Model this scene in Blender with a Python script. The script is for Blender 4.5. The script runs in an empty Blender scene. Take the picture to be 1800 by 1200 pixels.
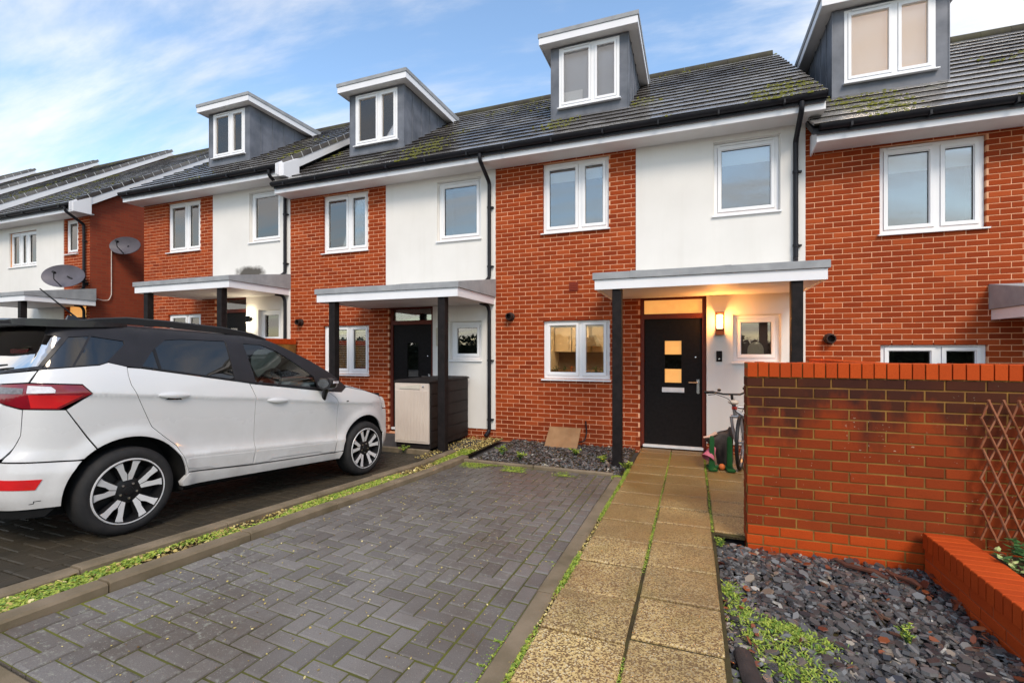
import bpy, bmesh, math, random
from mathutils import Vector, Matrix, geometry
from mathutils import noise as mnoise
random.seed(7)
R = math.radians
sc = bpy.context.scene
COL = sc.collection

# ------------------------------------------------------------------ camera, sky, sun, exposure
EYE = 1.525
YAW = math.atan(318/836)
cam_d = bpy.data.cameras.new('camera'); cam = bpy.data.objects.new('camera', cam_d); COL.objects.link(cam)
cam_d.sensor_width = 36; cam_d.lens = 836/1800*36; cam_d.shift_y = 16/1800
cam_d.clip_start = .05; cam_d.clip_end = 2000
cam.location = (0, 0, EYE); cam.rotation_euler = (R(90), 0, YAW)
sc.camera = cam

SUN_EL, SUN_AZ = R(44), R(150)          # azimuth clockwise from +Y
world = bpy.data.worlds.new('World'); sc.world = world; world.use_nodes = True
wn = world.node_tree.nodes; wl = world.node_tree.links; wn.clear()
def WN(t, **k):
    n = wn.new(t)
    for a, b in k.items(): setattr(n, a, b)
    return n
w_out = WN('ShaderNodeOutputWorld'); w_bg = WN('ShaderNodeBackground'); w_bg.inputs[1].default_value = .115
w_sky = WN('ShaderNodeTexSky', sky_type='NISHITA', sun_disc=False)
w_sky.sun_elevation = SUN_EL; w_sky.sun_rotation = SUN_AZ; w_sky.air_density = 1.25; w_sky.dust_density = .6; w_sky.ozone_density = 2.2
w_tc = WN('ShaderNodeTexCoord'); w_sep = WN('ShaderNodeSeparateXYZ'); wl.new(w_tc.outputs['Generated'], w_sep.inputs[0])
w_zp = WN('ShaderNodeMath', operation='MAXIMUM'); wl.new(w_sep.outputs[2], w_zp.inputs[0]); w_zp.inputs[1].default_value = 0
w_za = WN('ShaderNodeMath', operation='ADD'); wl.new(w_zp.outputs[0], w_za.inputs[0]); w_za.inputs[1].default_value = .22
w_dx = WN('ShaderNodeMath', operation='DIVIDE'); wl.new(w_sep.outputs[0], w_dx.inputs[0]); wl.new(w_za.outputs[0], w_dx.inputs[1])
w_dy = WN('ShaderNodeMath', operation='DIVIDE'); wl.new(w_sep.outputs[1], w_dy.inputs[0]); wl.new(w_za.outputs[0], w_dy.inputs[1])
w_cmb = WN('ShaderNodeCombineXYZ'); wl.new(w_dx.outputs[0], w_cmb.inputs[0]); wl.new(w_dy.outputs[0], w_cmb.inputs[1])
w_map = WN('ShaderNodeMapping'); w_map.inputs['Location'].default_value = (13.48, 14.51, 0); w_map.inputs['Scale'].default_value = (.42, 1.25, 1); w_map.inputs['Rotation'].default_value = (0, 0, R(-14))
wl.new(w_cmb.outputs[0], w_map.inputs[0])
w_n1 = WN('ShaderNodeTexNoise'); w_n1.inputs['Scale'].default_value = 1.5; w_n1.inputs['Detail'].default_value = 10; w_n1.inputs['Roughness'].default_value = .60; w_n1.inputs['Distortion'].default_value = .35
wl.new(w_map.outputs[0], w_n1.inputs['Vector'])
w_rmp = WN('ShaderNodeValToRGB'); w_rmp.color_ramp.elements[0].position = .38; w_rmp.color_ramp.elements[1].position = .63
w_rmp.color_ramp.elements[0].color = (0, 0, 0, 1); w_rmp.color_ramp.elements[1].color = (.93, .93, .93, 1); w_rmp.color_ramp.interpolation = 'EASE'
wl.new(w_n1.outputs[0], w_rmp.inputs[0])
w_n2 = WN('ShaderNodeTexNoise'); w_n2.inputs['Scale'].default_value = 2.4; w_n2.inputs['Detail'].default_value = 6
wl.new(w_map.outputs[0], w_n2.inputs['Vector'])
w_cr = WN('ShaderNodeValToRGB'); w_cr.color_ramp.elements[0].position = .3; w_cr.color_ramp.elements[1].position = .75
w_cr.color_ramp.elements[0].color = (5.7, 5.75, 6.0, 1); w_cr.color_ramp.elements[1].color = (7.7, 7.6, 7.5, 1)
wl.new(w_n2.outputs[0], w_cr.inputs[0])
w_gain = WN('ShaderNodeMix', data_type='RGBA', blend_type='MULTIPLY'); w_gain.inputs[0].default_value = 1
wl.new(w_sky.outputs[0], w_gain.inputs[6]); w_gain.inputs[7].default_value = (1.55, 1.6, 1.6, 1)
w_mix = WN('ShaderNodeMix', data_type='RGBA'); wl.new(w_rmp.outputs[0], w_mix.inputs[0]); wl.new(w_gain.outputs[2], w_mix.inputs[6]); wl.new(w_cr.outputs[0], w_mix.inputs[7])
wl.new(w_mix.outputs[2], w_bg.inputs[0]); wl.new(w_bg.outputs[0], w_out.inputs[0])

sun_d = bpy.data.lights.new('sun', 'SUN'); sun = bpy.data.objects.new('sun', sun_d); COL.objects.link(sun)
sun_d.energy = 1.9; sun_d.angle = R(20); sun_d.color = (1, .87, .72)
_sd = Vector((math.sin(SUN_AZ)*math.cos(SUN_EL), math.cos(SUN_AZ)*math.cos(SUN_EL), math.sin(SUN_EL)))
sun.rotation_euler = (-_sd).to_track_quat('-Z', 'Y').to_euler()
sc.view_settings.view_transform = 'Standard'; sc.view_settings.look = 'None'; sc.view_settings.gamma = 1
sc.view_settings.exposure = 0.52
sc.render.engine = 'CYCLES'
sc.cycles.max_bounces = 8; sc.cycles.transparent_max_bounces = 16

def fdepth(x, y): return -x*math.sin(YAW)+y*math.cos(YAW)
def pix(x, y, z):
    f = max(fdepth(x, y), .01); r = x*math.cos(YAW)+y*math.sin(YAW)
    return 900+836*r/f, 616-836*(z-EYE)/f

# ------------------------------------------------------------------ materials
MATS = {}
def newmat(name):
    m = bpy.data.materials.new(name); m.use_nodes = True
    nt = m.node_tree; nt.nodes.clear()
    o = nt.nodes.new('ShaderNodeOutputMaterial'); b = nt.nodes.new('ShaderNodeBsdfPrincipled')
    nt.links.new(b.outputs[0], o.inputs[0]); MATS[name] = m
    return m, nt, b, o
def nd(nt, t, **k):
    n = nt.nodes.new(t)
    for a, v in k.items(): setattr(n, a, v)
    return n
def noise(nt, scale, detail=4, rough=.55, vec=None, stretch=None):
    if vec is None:
        g = nd(nt, 'ShaderNodeNewGeometry'); vec = g.outputs['Position']
    if stretch:
        mp = nd(nt, 'ShaderNodeMapping'); mp.inputs['Scale'].default_value = stretch; nt.links.new(vec, mp.inputs[0]); vec = mp.outputs[0]
    n = nd(nt, 'ShaderNodeTexNoise'); n.inputs['Scale'].default_value = scale; n.inputs['Detail'].default_value = detail; n.inputs['Roughness'].default_value = rough
    nt.links.new(vec, n.inputs['Vector']); return n.outputs[0]
def ramp(nt, fac, p0, p1, c0=(0, 0, 0, 1), c1=(1, 1, 1, 1)):
    r = nd(nt, 'ShaderNodeValToRGB'); e = r.color_ramp.elements
    e[0].position = p0; e[1].position = p1; e[0].color = c0; e[1].color = c1
    nt.links.new(fac, r.inputs[0]); return r.outputs[0]
def c4(c): return (c[0], c[1], c[2], 1)
def mixc(nt, fac, a, b, mode='MIX'):
    m = nd(nt, 'ShaderNodeMix', data_type='RGBA', blend_type=mode)
    for s, i in ((fac, 0), (a, 6), (b, 7)):
        if isinstance(s, (int, float)): m.inputs[i].default_value = s
        elif isinstance(s, tuple): m.inputs[i].default_value = c4(s)
        else: nt.links.new(s, m.inputs[i])
    return m.outputs[2]
def math_(nt, op, a, b=None, clamp=False):
    m = nd(nt, 'ShaderNodeMath', operation=op, use_clamp=clamp)
    for s, i in ((a, 0), (b, 1)):
        if s is None: continue
        if isinstance(s, (int, float)): m.inputs[i].default_value = s
        else: nt.links.new(s, m.inputs[i])
    return m.outputs[0]
def bump(nt, b, h, strength, dist=.01):
    n = nd(nt, 'ShaderNodeBump'); n.inputs['Strength'].default_value = strength; n.inputs['Distance'].default_value = dist
    nt.links.new(h, n.inputs['Height']); nt.links.new(n.outputs[0], b.inputs['Normal'])
def rnd(nt):
    a = nd(nt, 'ShaderNodeObjectInfo').outputs['Random']; b = nd(nt, 'ShaderNodeNewGeometry').outputs['Random Per Island']
    return math_(nt, 'FRACT', math_(nt, 'ADD', a, b))
def simple(name, c1, c2=None, scale=6, rough=.6, bmp=0, bscale=80, metal=0, spec=.25, coat=0, emis=None, es=0, rr=None):
    m, nt, b, o = newmat(name)
    if c2 is None: c2 = tuple(v*.82 for v in c1)
    col = mixc(nt, ramp(nt, noise(nt, scale, 6), .32, .68), c1, c2)
    nt.links.new(col, b.inputs['Base Color'])
    b.inputs['Roughness'].default_value = rough; b.inputs['Metallic'].default_value = metal; b.inputs['Specular IOR Level'].default_value = spec
    if rr: nt.links.new(ramp(nt, noise(nt, scale*1.7, 5), .3, .7, (rr[0],)*3+(1,), (rr[1],)*3+(1,)), b.inputs['Roughness'])
    b.inputs['Coat Weight'].default_value = coat; b.inputs['Coat Roughness'].default_value = .04
    if bmp: bump(nt, b, noise(nt, bscale, 4), bmp, .004)
    if emis:
        b.inputs['Emission Color'].default_value = c4(emis); b.inputs['Emission Strength'].default_value = es
    return m
def brickmat(name, a, b_, dark, stain=False, damp=True):
    m, nt, b, o = newmat(name); r = rnd(nt)
    col = mixc(nt, r, a, b_)
    col = mixc(nt, math_(nt, 'MULTIPLY', ramp(nt, noise(nt, 2.2, 5), .45, .75), .55), col, dark)
    col = mixc(nt, math_(nt, 'MULTIPLY', ramp(nt, noise(nt, 130, 3), .5, .75), .5), col, tuple(v*.55 for v in a))
    if damp and not stain:
        g = nd(nt, 'ShaderNodeNewGeometry'); sp = nd(nt, 'ShaderNodeSeparateXYZ'); nt.links.new(g.outputs['Position'], sp.inputs[0])
        dmp = math_(nt, 'ADD', math_(nt, 'MULTIPLY', sp.outputs[2], -1.1), math_(nt, 'MULTIPLY', noise(nt, 1.4, 5, .6, stretch=(1.5, 1.5, .6)), 1.6))
        col = mixc(nt, math_(nt, 'MULTIPLY', ramp(nt, dmp, .25, .8), .55), col, (.19, .036, .012))
        odd = math_(nt, 'GREATER_THAN', math_(nt, 'FRACT', math_(nt, 'MULTIPLY', r, 7.31)), .9)
        col = mixc(nt, math_(nt, 'MULTIPLY', odd, .45), col, (.17, .024, .008))
        paler = math_(nt, 'GREATER_THAN', math_(nt, 'FRACT', math_(nt, 'MULTIPLY', r, 5.17)), .88)
        col = mixc(nt, math_(nt, 'MULTIPLY', paler, .4), col, (.50, .105, .030))  # random bricks in a lighter clay tone
    if stain:
        g = nd(nt, 'ShaderNodeNewGeometry'); sp = nd(nt, 'ShaderNodeSeparateXYZ'); nt.links.new(g.outputs['Position'], sp.inputs[0])
        # algae that creeps down from under the coping, in runs
        run = noise(nt, 1.5, 5, .6, stretch=(1.6, 1.6, .7))
        h = math_(nt, 'MULTIPLY', math_(nt, 'SUBTRACT', sp.outputs[2], .70), 1.75)
        k = math_(nt, 'ADD', h, math_(nt, 'MULTIPLY', math_(nt, 'SUBTRACT', run, .53), 3.6))
        under = math_(nt, 'LESS_THAN', sp.outputs[2], 1.325)
        k = math_(nt, 'MULTIPLY', ramp(nt, k, .1, .75), under)
        col = mixc(nt, math_(nt, 'MULTIPLY', k, .92), col, (.022, .012, .011))
        base = math_(nt, 'GREATER_THAN', sp.outputs[2], .155)
        grime = math_(nt, 'MULTIPLY', base, math_(nt, 'MULTIPLY', under, ramp(nt, noise(nt, 3.2, 5), .25, .8)))
        col = mixc(nt, math_(nt, 'MULTIPLY', grime, .45), col, (.13, .034, .009))
        sp1 = math_(nt, 'MULTIPLY', math_(nt, 'GREATER_THAN', noise(nt, 55, 2), .72), math_(nt, 'GREATER_THAN', noise(nt, 2.6, 3), .53))
        col = mixc(nt, math_(nt, 'MULTIPLY', sp1, .6), col, (.5, .42, .3))
    nt.links.new(col, b.inputs['Base Color']); b.inputs['Roughness'].default_value = .8; b.inputs['Specular IOR Level'].default_value = .12
    bump(nt, b, noise(nt, 160, 4), .35, .004)
    return m
def glassmat(name, tint, refl, rough=.01):
    m, nt, b, o = newmat(name); nt.nodes.remove(b)
    tr = nd(nt, 'ShaderNodeBsdfTransparent'); tr.inputs[0].default_value = c4(tint)
    gl = nd(nt, 'ShaderNodeBsdfGlossy'); gl.inputs['Roughness'].default_value = rough; gl.inputs[0].default_value = (.98, .90, .82, 1)
    lw = nd(nt, 'ShaderNodeFresnel'); lw.inputs['IOR'].default_value = 1.5
    f = math_(nt, 'ADD', lw.outputs[0], refl, True)
    mx = nd(nt, 'ShaderNodeMixShader'); nt.links.new(f, mx.inputs[0]); nt.links.new(tr.outputs[0], mx.inputs[1]); nt.links.new(gl.outputs[0], mx.inputs[2])
    nt.links.new(mx.outputs[0], o.inputs[0]); return m

brickmat('brick', (.36, .060, .013), (.26, .038, .009), (.21, .030, .009))
brickmat('wall_brick', (.34, .052, .011), (.22, .032, .008), (.18, .026, .007), stain=True)
brickmat('coping_brick', (.50, .072, .011), (.42, .056, .009), (.34, .043, .009), damp=False)
simple('mortar', (.84, .46, .28), (.66, .32, .17), 5, .9, .3)
simple('wall_mortar', (.30, .155, .035), (.13, .060, .018), 5, .9, .3)
simple('red_mortar', (.40, .09, .03), (.30, .06, .02), 5, .9, .3)
m, nt, b, o = newmat('render')
col = mixc(nt, ramp(nt, noise(nt, 1.3, 6), .35, .75), (.78, .755, .715), (.72, .695, .655))
nt.links.new(mixc(nt, math_(nt, 'MULTIPLY', ramp(nt, noise(nt, .9, 6, .6, stretch=(6, 6, .5)), .5, .8), .16), col, (.52, .48, .40)), b.inputs['Base Color'])
b.inputs['Roughness'].default_value = .85; bump(nt, b, noise(nt, 220, 3), .3, .003)
m, nt, b, o = newmat('render_soot')            # same render with a soot mark above the canopy (object space spot)
tc = nd(nt, 'ShaderNodeTexCoord'); mp = nd(nt, 'ShaderNodeMapping', vector_type='TEXTURE'); mp.inputs['Location'].default_value = (3.58, 0, 2.89); mp.inputs['Scale'].default_value = (.55, 1, .17)
nt.links.new(tc.outputs['Object'], mp.inputs[0]); ln = nd(nt, 'ShaderNodeVectorMath', operation='LENGTH'); sx = nd(nt, 'ShaderNodeVectorMath', operation='MULTIPLY'); sx.inputs[1].default_value = (1, 0, 1)
nt.links.new(mp.outputs[0], sx.inputs[0]); nt.links.new(sx.outputs[0], ln.inputs[0])
k = ramp(nt, math_(nt, 'ADD', ln.outputs['Value'], math_(nt, 'MULTIPLY', math_(nt, 'SUBTRACT', noise(nt, 6, 4), .5), .9)), .55, 1.1, (1, 1, 1, 1), (0, 0, 0, 1))
col = mixc(nt, ramp(nt, noise(nt, 1.3, 6), .35, .75), (.78, .755, .715), (.72, .695, .655))
nt.links.new(mixc(nt, math_(nt, 'MULTIPLY', k, .95), col, (.055, .045, .035)), b.inputs['Base Color']); b.inputs['Roughness'].default_value = .85
simple('white_board', (.82, .82, .84), (.76, .76, .78), 2, .45)
simple('upvc', (.86, .86, .87), (.82, .82, .83), 3, .3)
simple('soffit', (.78, .76, .74), (.70, .68, .65), 2, .6)
simple('lead', (.19, .20, .23), (.10, .11, .13), 2.6, .5, .25, 30, rr=(.35, .65))
simple('felt', (.36, .37, .38), (.27, .28, .29), 5, .8, .5, 120)
simple('gutter_black', (.012, .012, .015), (.02, .02, .024), 4, .4, spec=.2)
simple('post_black', (.010, .009, .009), (.020, .016, .016), 9, .6, .4, 60, spec=.12)
simple('door_black', (.008, .007, .007), (.013, .011, .011), 20, .55, .25, 140, spec=.12)
simple('door_frame', (.14, .026, .014), (.10, .02, .012), 8, .5)
simple('chrome', (.7, .7, .7), (.6, .6, .6), 8, .25, metal=1)
simple('white_metal', (.8, .8, .8), (.7, .7, .7), 8, .35)
simple('amber_glass', (.6, .34, .12), (.5, .26, .08), 9, .4, emis=(1, .46, .12), es=.48)
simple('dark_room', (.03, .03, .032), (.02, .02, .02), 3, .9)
simple('room_wall', (.35, .33, .31), (.3, .29, .27), 3, .9)
simple('blind_white', (.92, .92, .93), (.88, .88, .90), 2, .8)
simple('blind_cream_glow', (.95, .74, .56), (.9, .68, .5), 1.2, .8, emis=(1, .74, .52), es=.16)  # faint glow put into the blind to brighten it, no lamp behind
simple('blind_grey', (.52, .55, .62), (.40, .44, .52), .8, .8)
simple('porch_blind', (.26, .17, .13), (.2, .13, .1), 3, .8)
simple('venetian', (.85, .83, .78), (.8, .78, .72), 2, .6)
glassmat('pane', (.80, .86, .88), .16)
glassmat('pane_dormer', (.98, .985, .99), .06)
glassmat('pane_clear', (.95, .96, .95), .0)
m, nt, b, o = newmat('tile')
r = rnd(nt)
col = mixc(nt, r, (.050, .043, .040), (.085, .075, .070))
wx = math_(nt, 'MULTIPLY', ramp(nt, noise(nt, .55, 4), .38, .62), .75)
col = mixc(nt, wx, col, (.27, .255, .24))
col = mixc(nt, math_(nt, 'MULTIPLY', ramp(nt, noise(nt, 60, 4), .5, .72), .4), col, (.05, .042, .038))
moss = ramp(nt, math_(nt, 'ADD', noise(nt, 1.1, 5, .6), math_(nt, 'MULTIPLY', noise(nt, 14, 4), .35)), .79, .90)
col = mixc(nt, math_(nt, 'MULTIPLY', moss, .85), col, (.105, .105, .018))
nt.links.new(col, b.inputs['Base Color'])
nt.links.new(mixc(nt, moss, ramp(nt, noise(nt, 3, 3), .3, .7, (.08,)*3+(1,), (.26,)*3+(1,)), (.9, .9, .9)), b.inputs['Roughness'])
bump(nt, b, noise(nt, 110, 3), .2, .004)
simple('ridge_cap', (.045, .038, .032), (.07, .065, .035), 5, .7, spec=.2)
simple('tile_edge_shade', (.014, .012, .010), (.022, .019, .015), 8, .9, spec=.1)  # near-black: shade under each tile course painted in, plus dirt
simple('moss', (.17, .165, .02), (.06, .065, .012), 30, .95)
simple('paver_joint', (.15, .16, .022), (.055, .050, .018), 2.2, .95)
simple('paver_old', (.060, .048, .032), (.036, .031, .022), 2.5, .6, .5, 120)
simple('joint_old', (.05, .052, .014), (.025, .02, .012), 2.2, .95)
m, nt, b, o = newmat('paver')
r = rnd(nt)
col = mixc(nt, r, (.130, .116, .106), (.200, .182, .168))
col = mixc(nt, math_(nt, 'MULTIPLY', ramp(nt, noise(nt, 1.1, 4), .5, .72), .65), col, (.085, .058, .036))
lich = math_(nt, 'MULTIPLY', ramp(nt, noise(nt, 38, 5, .7), .55, .66), ramp(nt, noise(nt, .75, 3), .42, .60))
col = mixc(nt, math_(nt, 'MULTIPLY', lich, .8), col, (.33, .33, .27))
g = nd(nt, 'ShaderNodeNewGeometry'); sp = nd(nt, 'ShaderNodeSeparateXYZ'); nt.links.new(g.outputs['Position'], sp.inputs[0])
damp = ramp(nt, math_(nt, 'MULTIPLY', math_(nt, 'ADD', sp.outputs[1], math_(nt, 'MULTIPLY', noise(nt, .8, 5, .6), 2.6)), .1), .40, .66)
col = mixc(nt, math_(nt, 'MULTIPLY', damp, .6), col, (.070, .054, .044))
spk = math_(nt, 'GREATER_THAN', noise(nt, 120, 1), .715)
col = mixc(nt, math_(nt, 'MULTIPLY', spk, .65), col, (.50, .47, .38))
col = mixc(nt, math_(nt, 'MULTIPLY', ramp(nt, noise(nt, 240, 2), .45, .7), .4), col, (.05, .045, .043))
nt.links.new(col, b.inputs['Base Color']); nt.links.new(ramp(nt, noise(nt, 1.6, 4), .35, .7, (.36,)*3+(1,), (.66,)*3+(1,)), b.inputs['Roughness'])
nt.links.new(mixc(nt, math_(nt, 'MULTIPLY', damp, .7), ramp(nt, noise(nt, 1.6, 4), .35, .7, (.36,)*3+(1,), (.66,)*3+(1,)), (.24, .24, .24)), b.inputs['Roughness']); b.inputs['Specular IOR Level'].default_value = .4
bump(nt, b, noise(nt, 170, 4), .45, .004)
simple('kerb_concrete', (.235, .180, .120), (.135, .105, .062), 4, .75, .5, 130)
m, nt, b, o = newmat('slab')
r = rnd(nt)
v = nd(nt, 'ShaderNodeTexVoronoi'); v.inputs['Scale'].default_value = 135; g = nd(nt, 'ShaderNodeNewGeometry'); nt.links.new(g.outputs['Position'], v.inputs['Vector'])
sepc = nd(nt, 'ShaderNodeSeparateColor'); nt.links.new(v.outputs['Color'], sepc.inputs[0])
far = math_(nt, 'MULTIPLY', ramp(nt, noise(nt, .9, 4), .40, .62), 1)
agg = ramp(nt, sepc.outputs[0], .36, .64)
col = mixc(nt, agg, (.165, .095, .036), (.68, .49, .20))
col = mixc(nt, math_(nt, 'MULTIPLY', math_(nt, 'GREATER_THAN', sepc.outputs[1], .9), .75), col, (.78, .66, .42))
col = mixc(nt, math_(nt, 'MULTIPLY', far, .6), col, (.26, .125, .048))
wet = ramp(nt, noise(nt, 2.1, 6, .65), .48, .66)
col = mixc(nt, math_(nt, 'MULTIPLY', wet, .5), col, (.13, .085, .04))
col = mixc(nt, math_(nt, 'MULTIPLY', r, .42), col, (.17, .105, .04))
col = mixc(nt, math_(nt, 'MULTIPLY', ramp(nt, noise(nt, 2.3, 5), .55, .75), .5), col, (.16, .13, .03))
sp = nd(nt, 'ShaderNodeSeparateXYZ'); nt.links.new(g.outputs['Position'], sp.inputs[0])
damp = ramp(nt, math_(nt, 'MULTIPLY', math_(nt, 'ADD', sp.outputs[1], math_(nt, 'MULTIPLY', noise(nt, .9, 5, .6), 3.0)), .1), .42, .72)
col = mixc(nt, math_(nt, 'MULTIPLY', damp, .68), col, (.20, .112, .030))
nt.links.new(col, b.inputs['Base Color']); nt.links.new(mixc(nt, damp, (.65, .65, .65), (.36, .36, .36)), b.inputs['Roughness'])
bump(nt, b, v.outputs['Distance'], .5, .004)
m, nt, b, o = newmat('slate')
r = rnd(nt)
rp = nd(nt, 'ShaderNodeValToRGB'); e = rp.color_ramp.elements; e[0].position = 0; e[0].color = (.030, .028, .032, 1); e[1].position = 1; e[1].color = (.42, .40, .36, 1)
for p_, c_ in ((.3, (.066, .061, .058)), (.60, (.098, .093, .089)), (.86, (.18, .178, .174)), (.965, (.13, .07, .045)), (.98, (.30, .25, .19))):
    q = e.new(p_); q.color = c4(c_)
nt.links.new(r, rp.inputs[0]); nt.links.new(rp.outputs[0], b.inputs['Base Color']); b.inputs['Roughness'].default_value = .26
bump(nt, b, noise(nt, 60, 4), .3, .004)
simple('soil', (.040, .028, .016), (.075, .062, .020), 9, .95, .8, 50)
m, nt, b, o = newmat('litter')
rp = nd(nt, 'ShaderNodeValToRGB'); e = rp.color_ramp.elements; e[0].color = (.12, .065, .02, 1); e[1].color = (.80, .68, .34, 1)
q = e.new(.5); q.color = (.52, .40, .12, 1); q = e.new(.75); q.color = (.5, .40, .12, 1)
nt.links.new(rnd(nt), rp.inputs[0]); nt.links.new(rp.outputs[0], b.inputs['Base Color']); b.inputs['Roughness'].default_value = .7
m, nt, b, o = newmat('red_leaf')
nt.links.new(mixc(nt, rnd(nt), (.10, .022, .012), (.26, .07, .02)), b.inputs['Base Color']); b.inputs['Roughness'].default_value = .5
m, nt, b, o = newmat('weed')
nt.links.new(mixc(nt, rnd(nt), (.09, .19, .014), (.38, .42, .05)), b.inputs['Base Color']); b.inputs['Roughness'].default_value = .55
b.inputs['Subsurface Weight'].default_value = 0
simple('leaf_dark', (.035, .10, .03), (.06, .14, .04), 20, .35)
simple('hedge_dark', (.014, .020, .010), (.022, .026, .014), 3, .9)
simple('leaf_variegated', (.62, .60, .26), (.14, .26, .06), 38, .4)
simple('asphalt', (.055, .054, .055), (.075, .072, .07), 4, .8, .5, 120)
simple('wood_board', (.34, .20, .10), (.24, .13, .06), 5, .7, .3, 60)
simple('log_dark', (.030, .024, .022), (.06, .045, .04), 8, .6, .8, 40)
simple('bark_brown', (.13, .045, .025), (.06, .025, .018), 14, .7, .8, 40)
simple('orange_wood', (.48, .17, .04), (.40, .13, .03), 14, .6)
simple('trellis_wood', (.22, .062, .022), (.36, .15, .08), 14, .6)
simple('cabinet_beige', (.62, .53, .45), (.56, .47, .40), 2, .55)
simple('cabinet_dark', (.013, .010, .009), (.022, .017, .016), 5, .6)
simple('dish_grey', (.12, .11, .13), (.09, .085, .10), 4, .5)
simple('cable_white', (.7, .62, .55), None, 4, .6)
simple('flue_dark', (.040, .022, .018), (.03, .018, .015), 9, .6)
simple('vent_red', (.23, .030, .012), (.19, .026, .012), 20, .7)
simple('box_cream', (.60, .55, .45), (.52, .47, .38), 6, .6)
simple('green_plastic', (.014, .085, .022), (.012, .065, .018), 10, .4)
simple('bag_dark', (.075, .060, .052), (.04, .032, .028), 12, .7, .5, 40)
simple('pink_plastic', (.55, .16, .22), (.45, .11, .16), 6, .4)
simple('pale_peach', (.72, .45, .33), None, 6, .5)
simple('ball_orange', (.65, .16, .04), None, 6, .5)
simple('bike_silver', (.42, .42, .44), (.3, .3, .32), 10, .3, metal=.7)
simple('bike_black', (.012, .012, .013), (.02, .02, .02), 10, .5)
simple('bike_cream', (.62, .52, .42), None, 10, .5)
simple('bike_red', (.35, .03, .02), None, 10, .4)
simple('lamp_bronze', (.16, .06, .03), (.12, .045, .02), 12, .4, metal=.5)
simple('lamp_glow', (1, .8, .5), None, 5, .5, emis=(1, .70, .34), es=5)
simple('lamp_glow_white', (1, .95, .85), None, 5, .5, emis=(1, .88, .66), es=9)
simple('kitchen_cream', (.72, .58, .38), (.66, .52, .34), 2, .5)
simple('kitchen_dark', (.20, .14, .09), (.15, .1, .07), 4, .5)
simple('kitchen_light', (1, .9, .7), None, 5, .5, emis=(1, .84, .58), es=45)
# vehicle
m, nt, b, o = newmat('paint_white')
g = nd(nt, 'ShaderNodeTexCoord'); sp = nd(nt, 'ShaderNodeSeparateXYZ'); nt.links.new(g.outputs['Object'], sp.inputs[0])
dirt_refl = math_(nt, 'MULTIPLY', math_(nt, 'ADD', math_(nt, 'MULTIPLY', ramp(nt, noise(nt, 5, 6, .65), .30, .75), .6), .4), ramp(nt, sp.outputs[2], .28, .98, (1, 1, 1, 1), (0, 0, 0, 1)))  # dirt, plus the ground's darker reflection painted on the lower body
nt.links.new(mixc(nt, math_(nt, 'MULTIPLY', dirt_refl, .6), (.66, .658, .655), (.30, .265, .225)), b.inputs['Base Color'])
nt.links.new(ramp(nt, dirt_refl, 0, 1, (.22,)*3+(1,), (.6,)*3+(1,)), b.inputs['Roughness']); b.inputs['Coat Weight'].default_value = .6; b.inputs['Coat Roughness'].default_value = .10
simple('paint_black', (.013, .012, .014), (.018, .017, .019), 6, .3, coat=.35)
simple('pillar_black', (.018, .017, .019), (.024, .022, .025), 6, .42, spec=.3)
simple('trim_black', (.016, .016, .017), None, 6, .5)
simple('underbody', (.008, .008, .008), None, 6, .9)
simple('tyre', (.017, .017, .018), (.028, .026, .025), 14, .75, .3, 90)
simple('alloy', (.80, .80, .80), (.70, .70, .71), 8, .3, metal=.35, spec=.5)
simple('alloy_black', (.012, .012, .013), None, 8, .35)
simple('lamp_red', (.62, .012, .014), (.5, .010, .012), 10, .08, coat=1)
simple('lamp_red_dark', (.22, .008, .016), (.15, .006, .012), 10, .08, coat=1)
simple('lamp_clear', (.72, .70, .70), (.55, .52, .54), 40, .1, coat=1)
simple('lamp_smoke', (.10, .09, .09), (.2, .18, .18), 50, .1, coat=1)
simple('seat_grey', (.16, .17, .17), (.12, .125, .13), 10, .8)
simple('dash_grey', (.34, .38, .36), (.25, .28, .27), 10, .6)
glassmat('car_glass', (.74, .82, .80), .05)
glassmat('car_privacy', (.045, .040, .045), .06)
glassmat('car_rear', (.25, .27, .29), .38)

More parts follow.
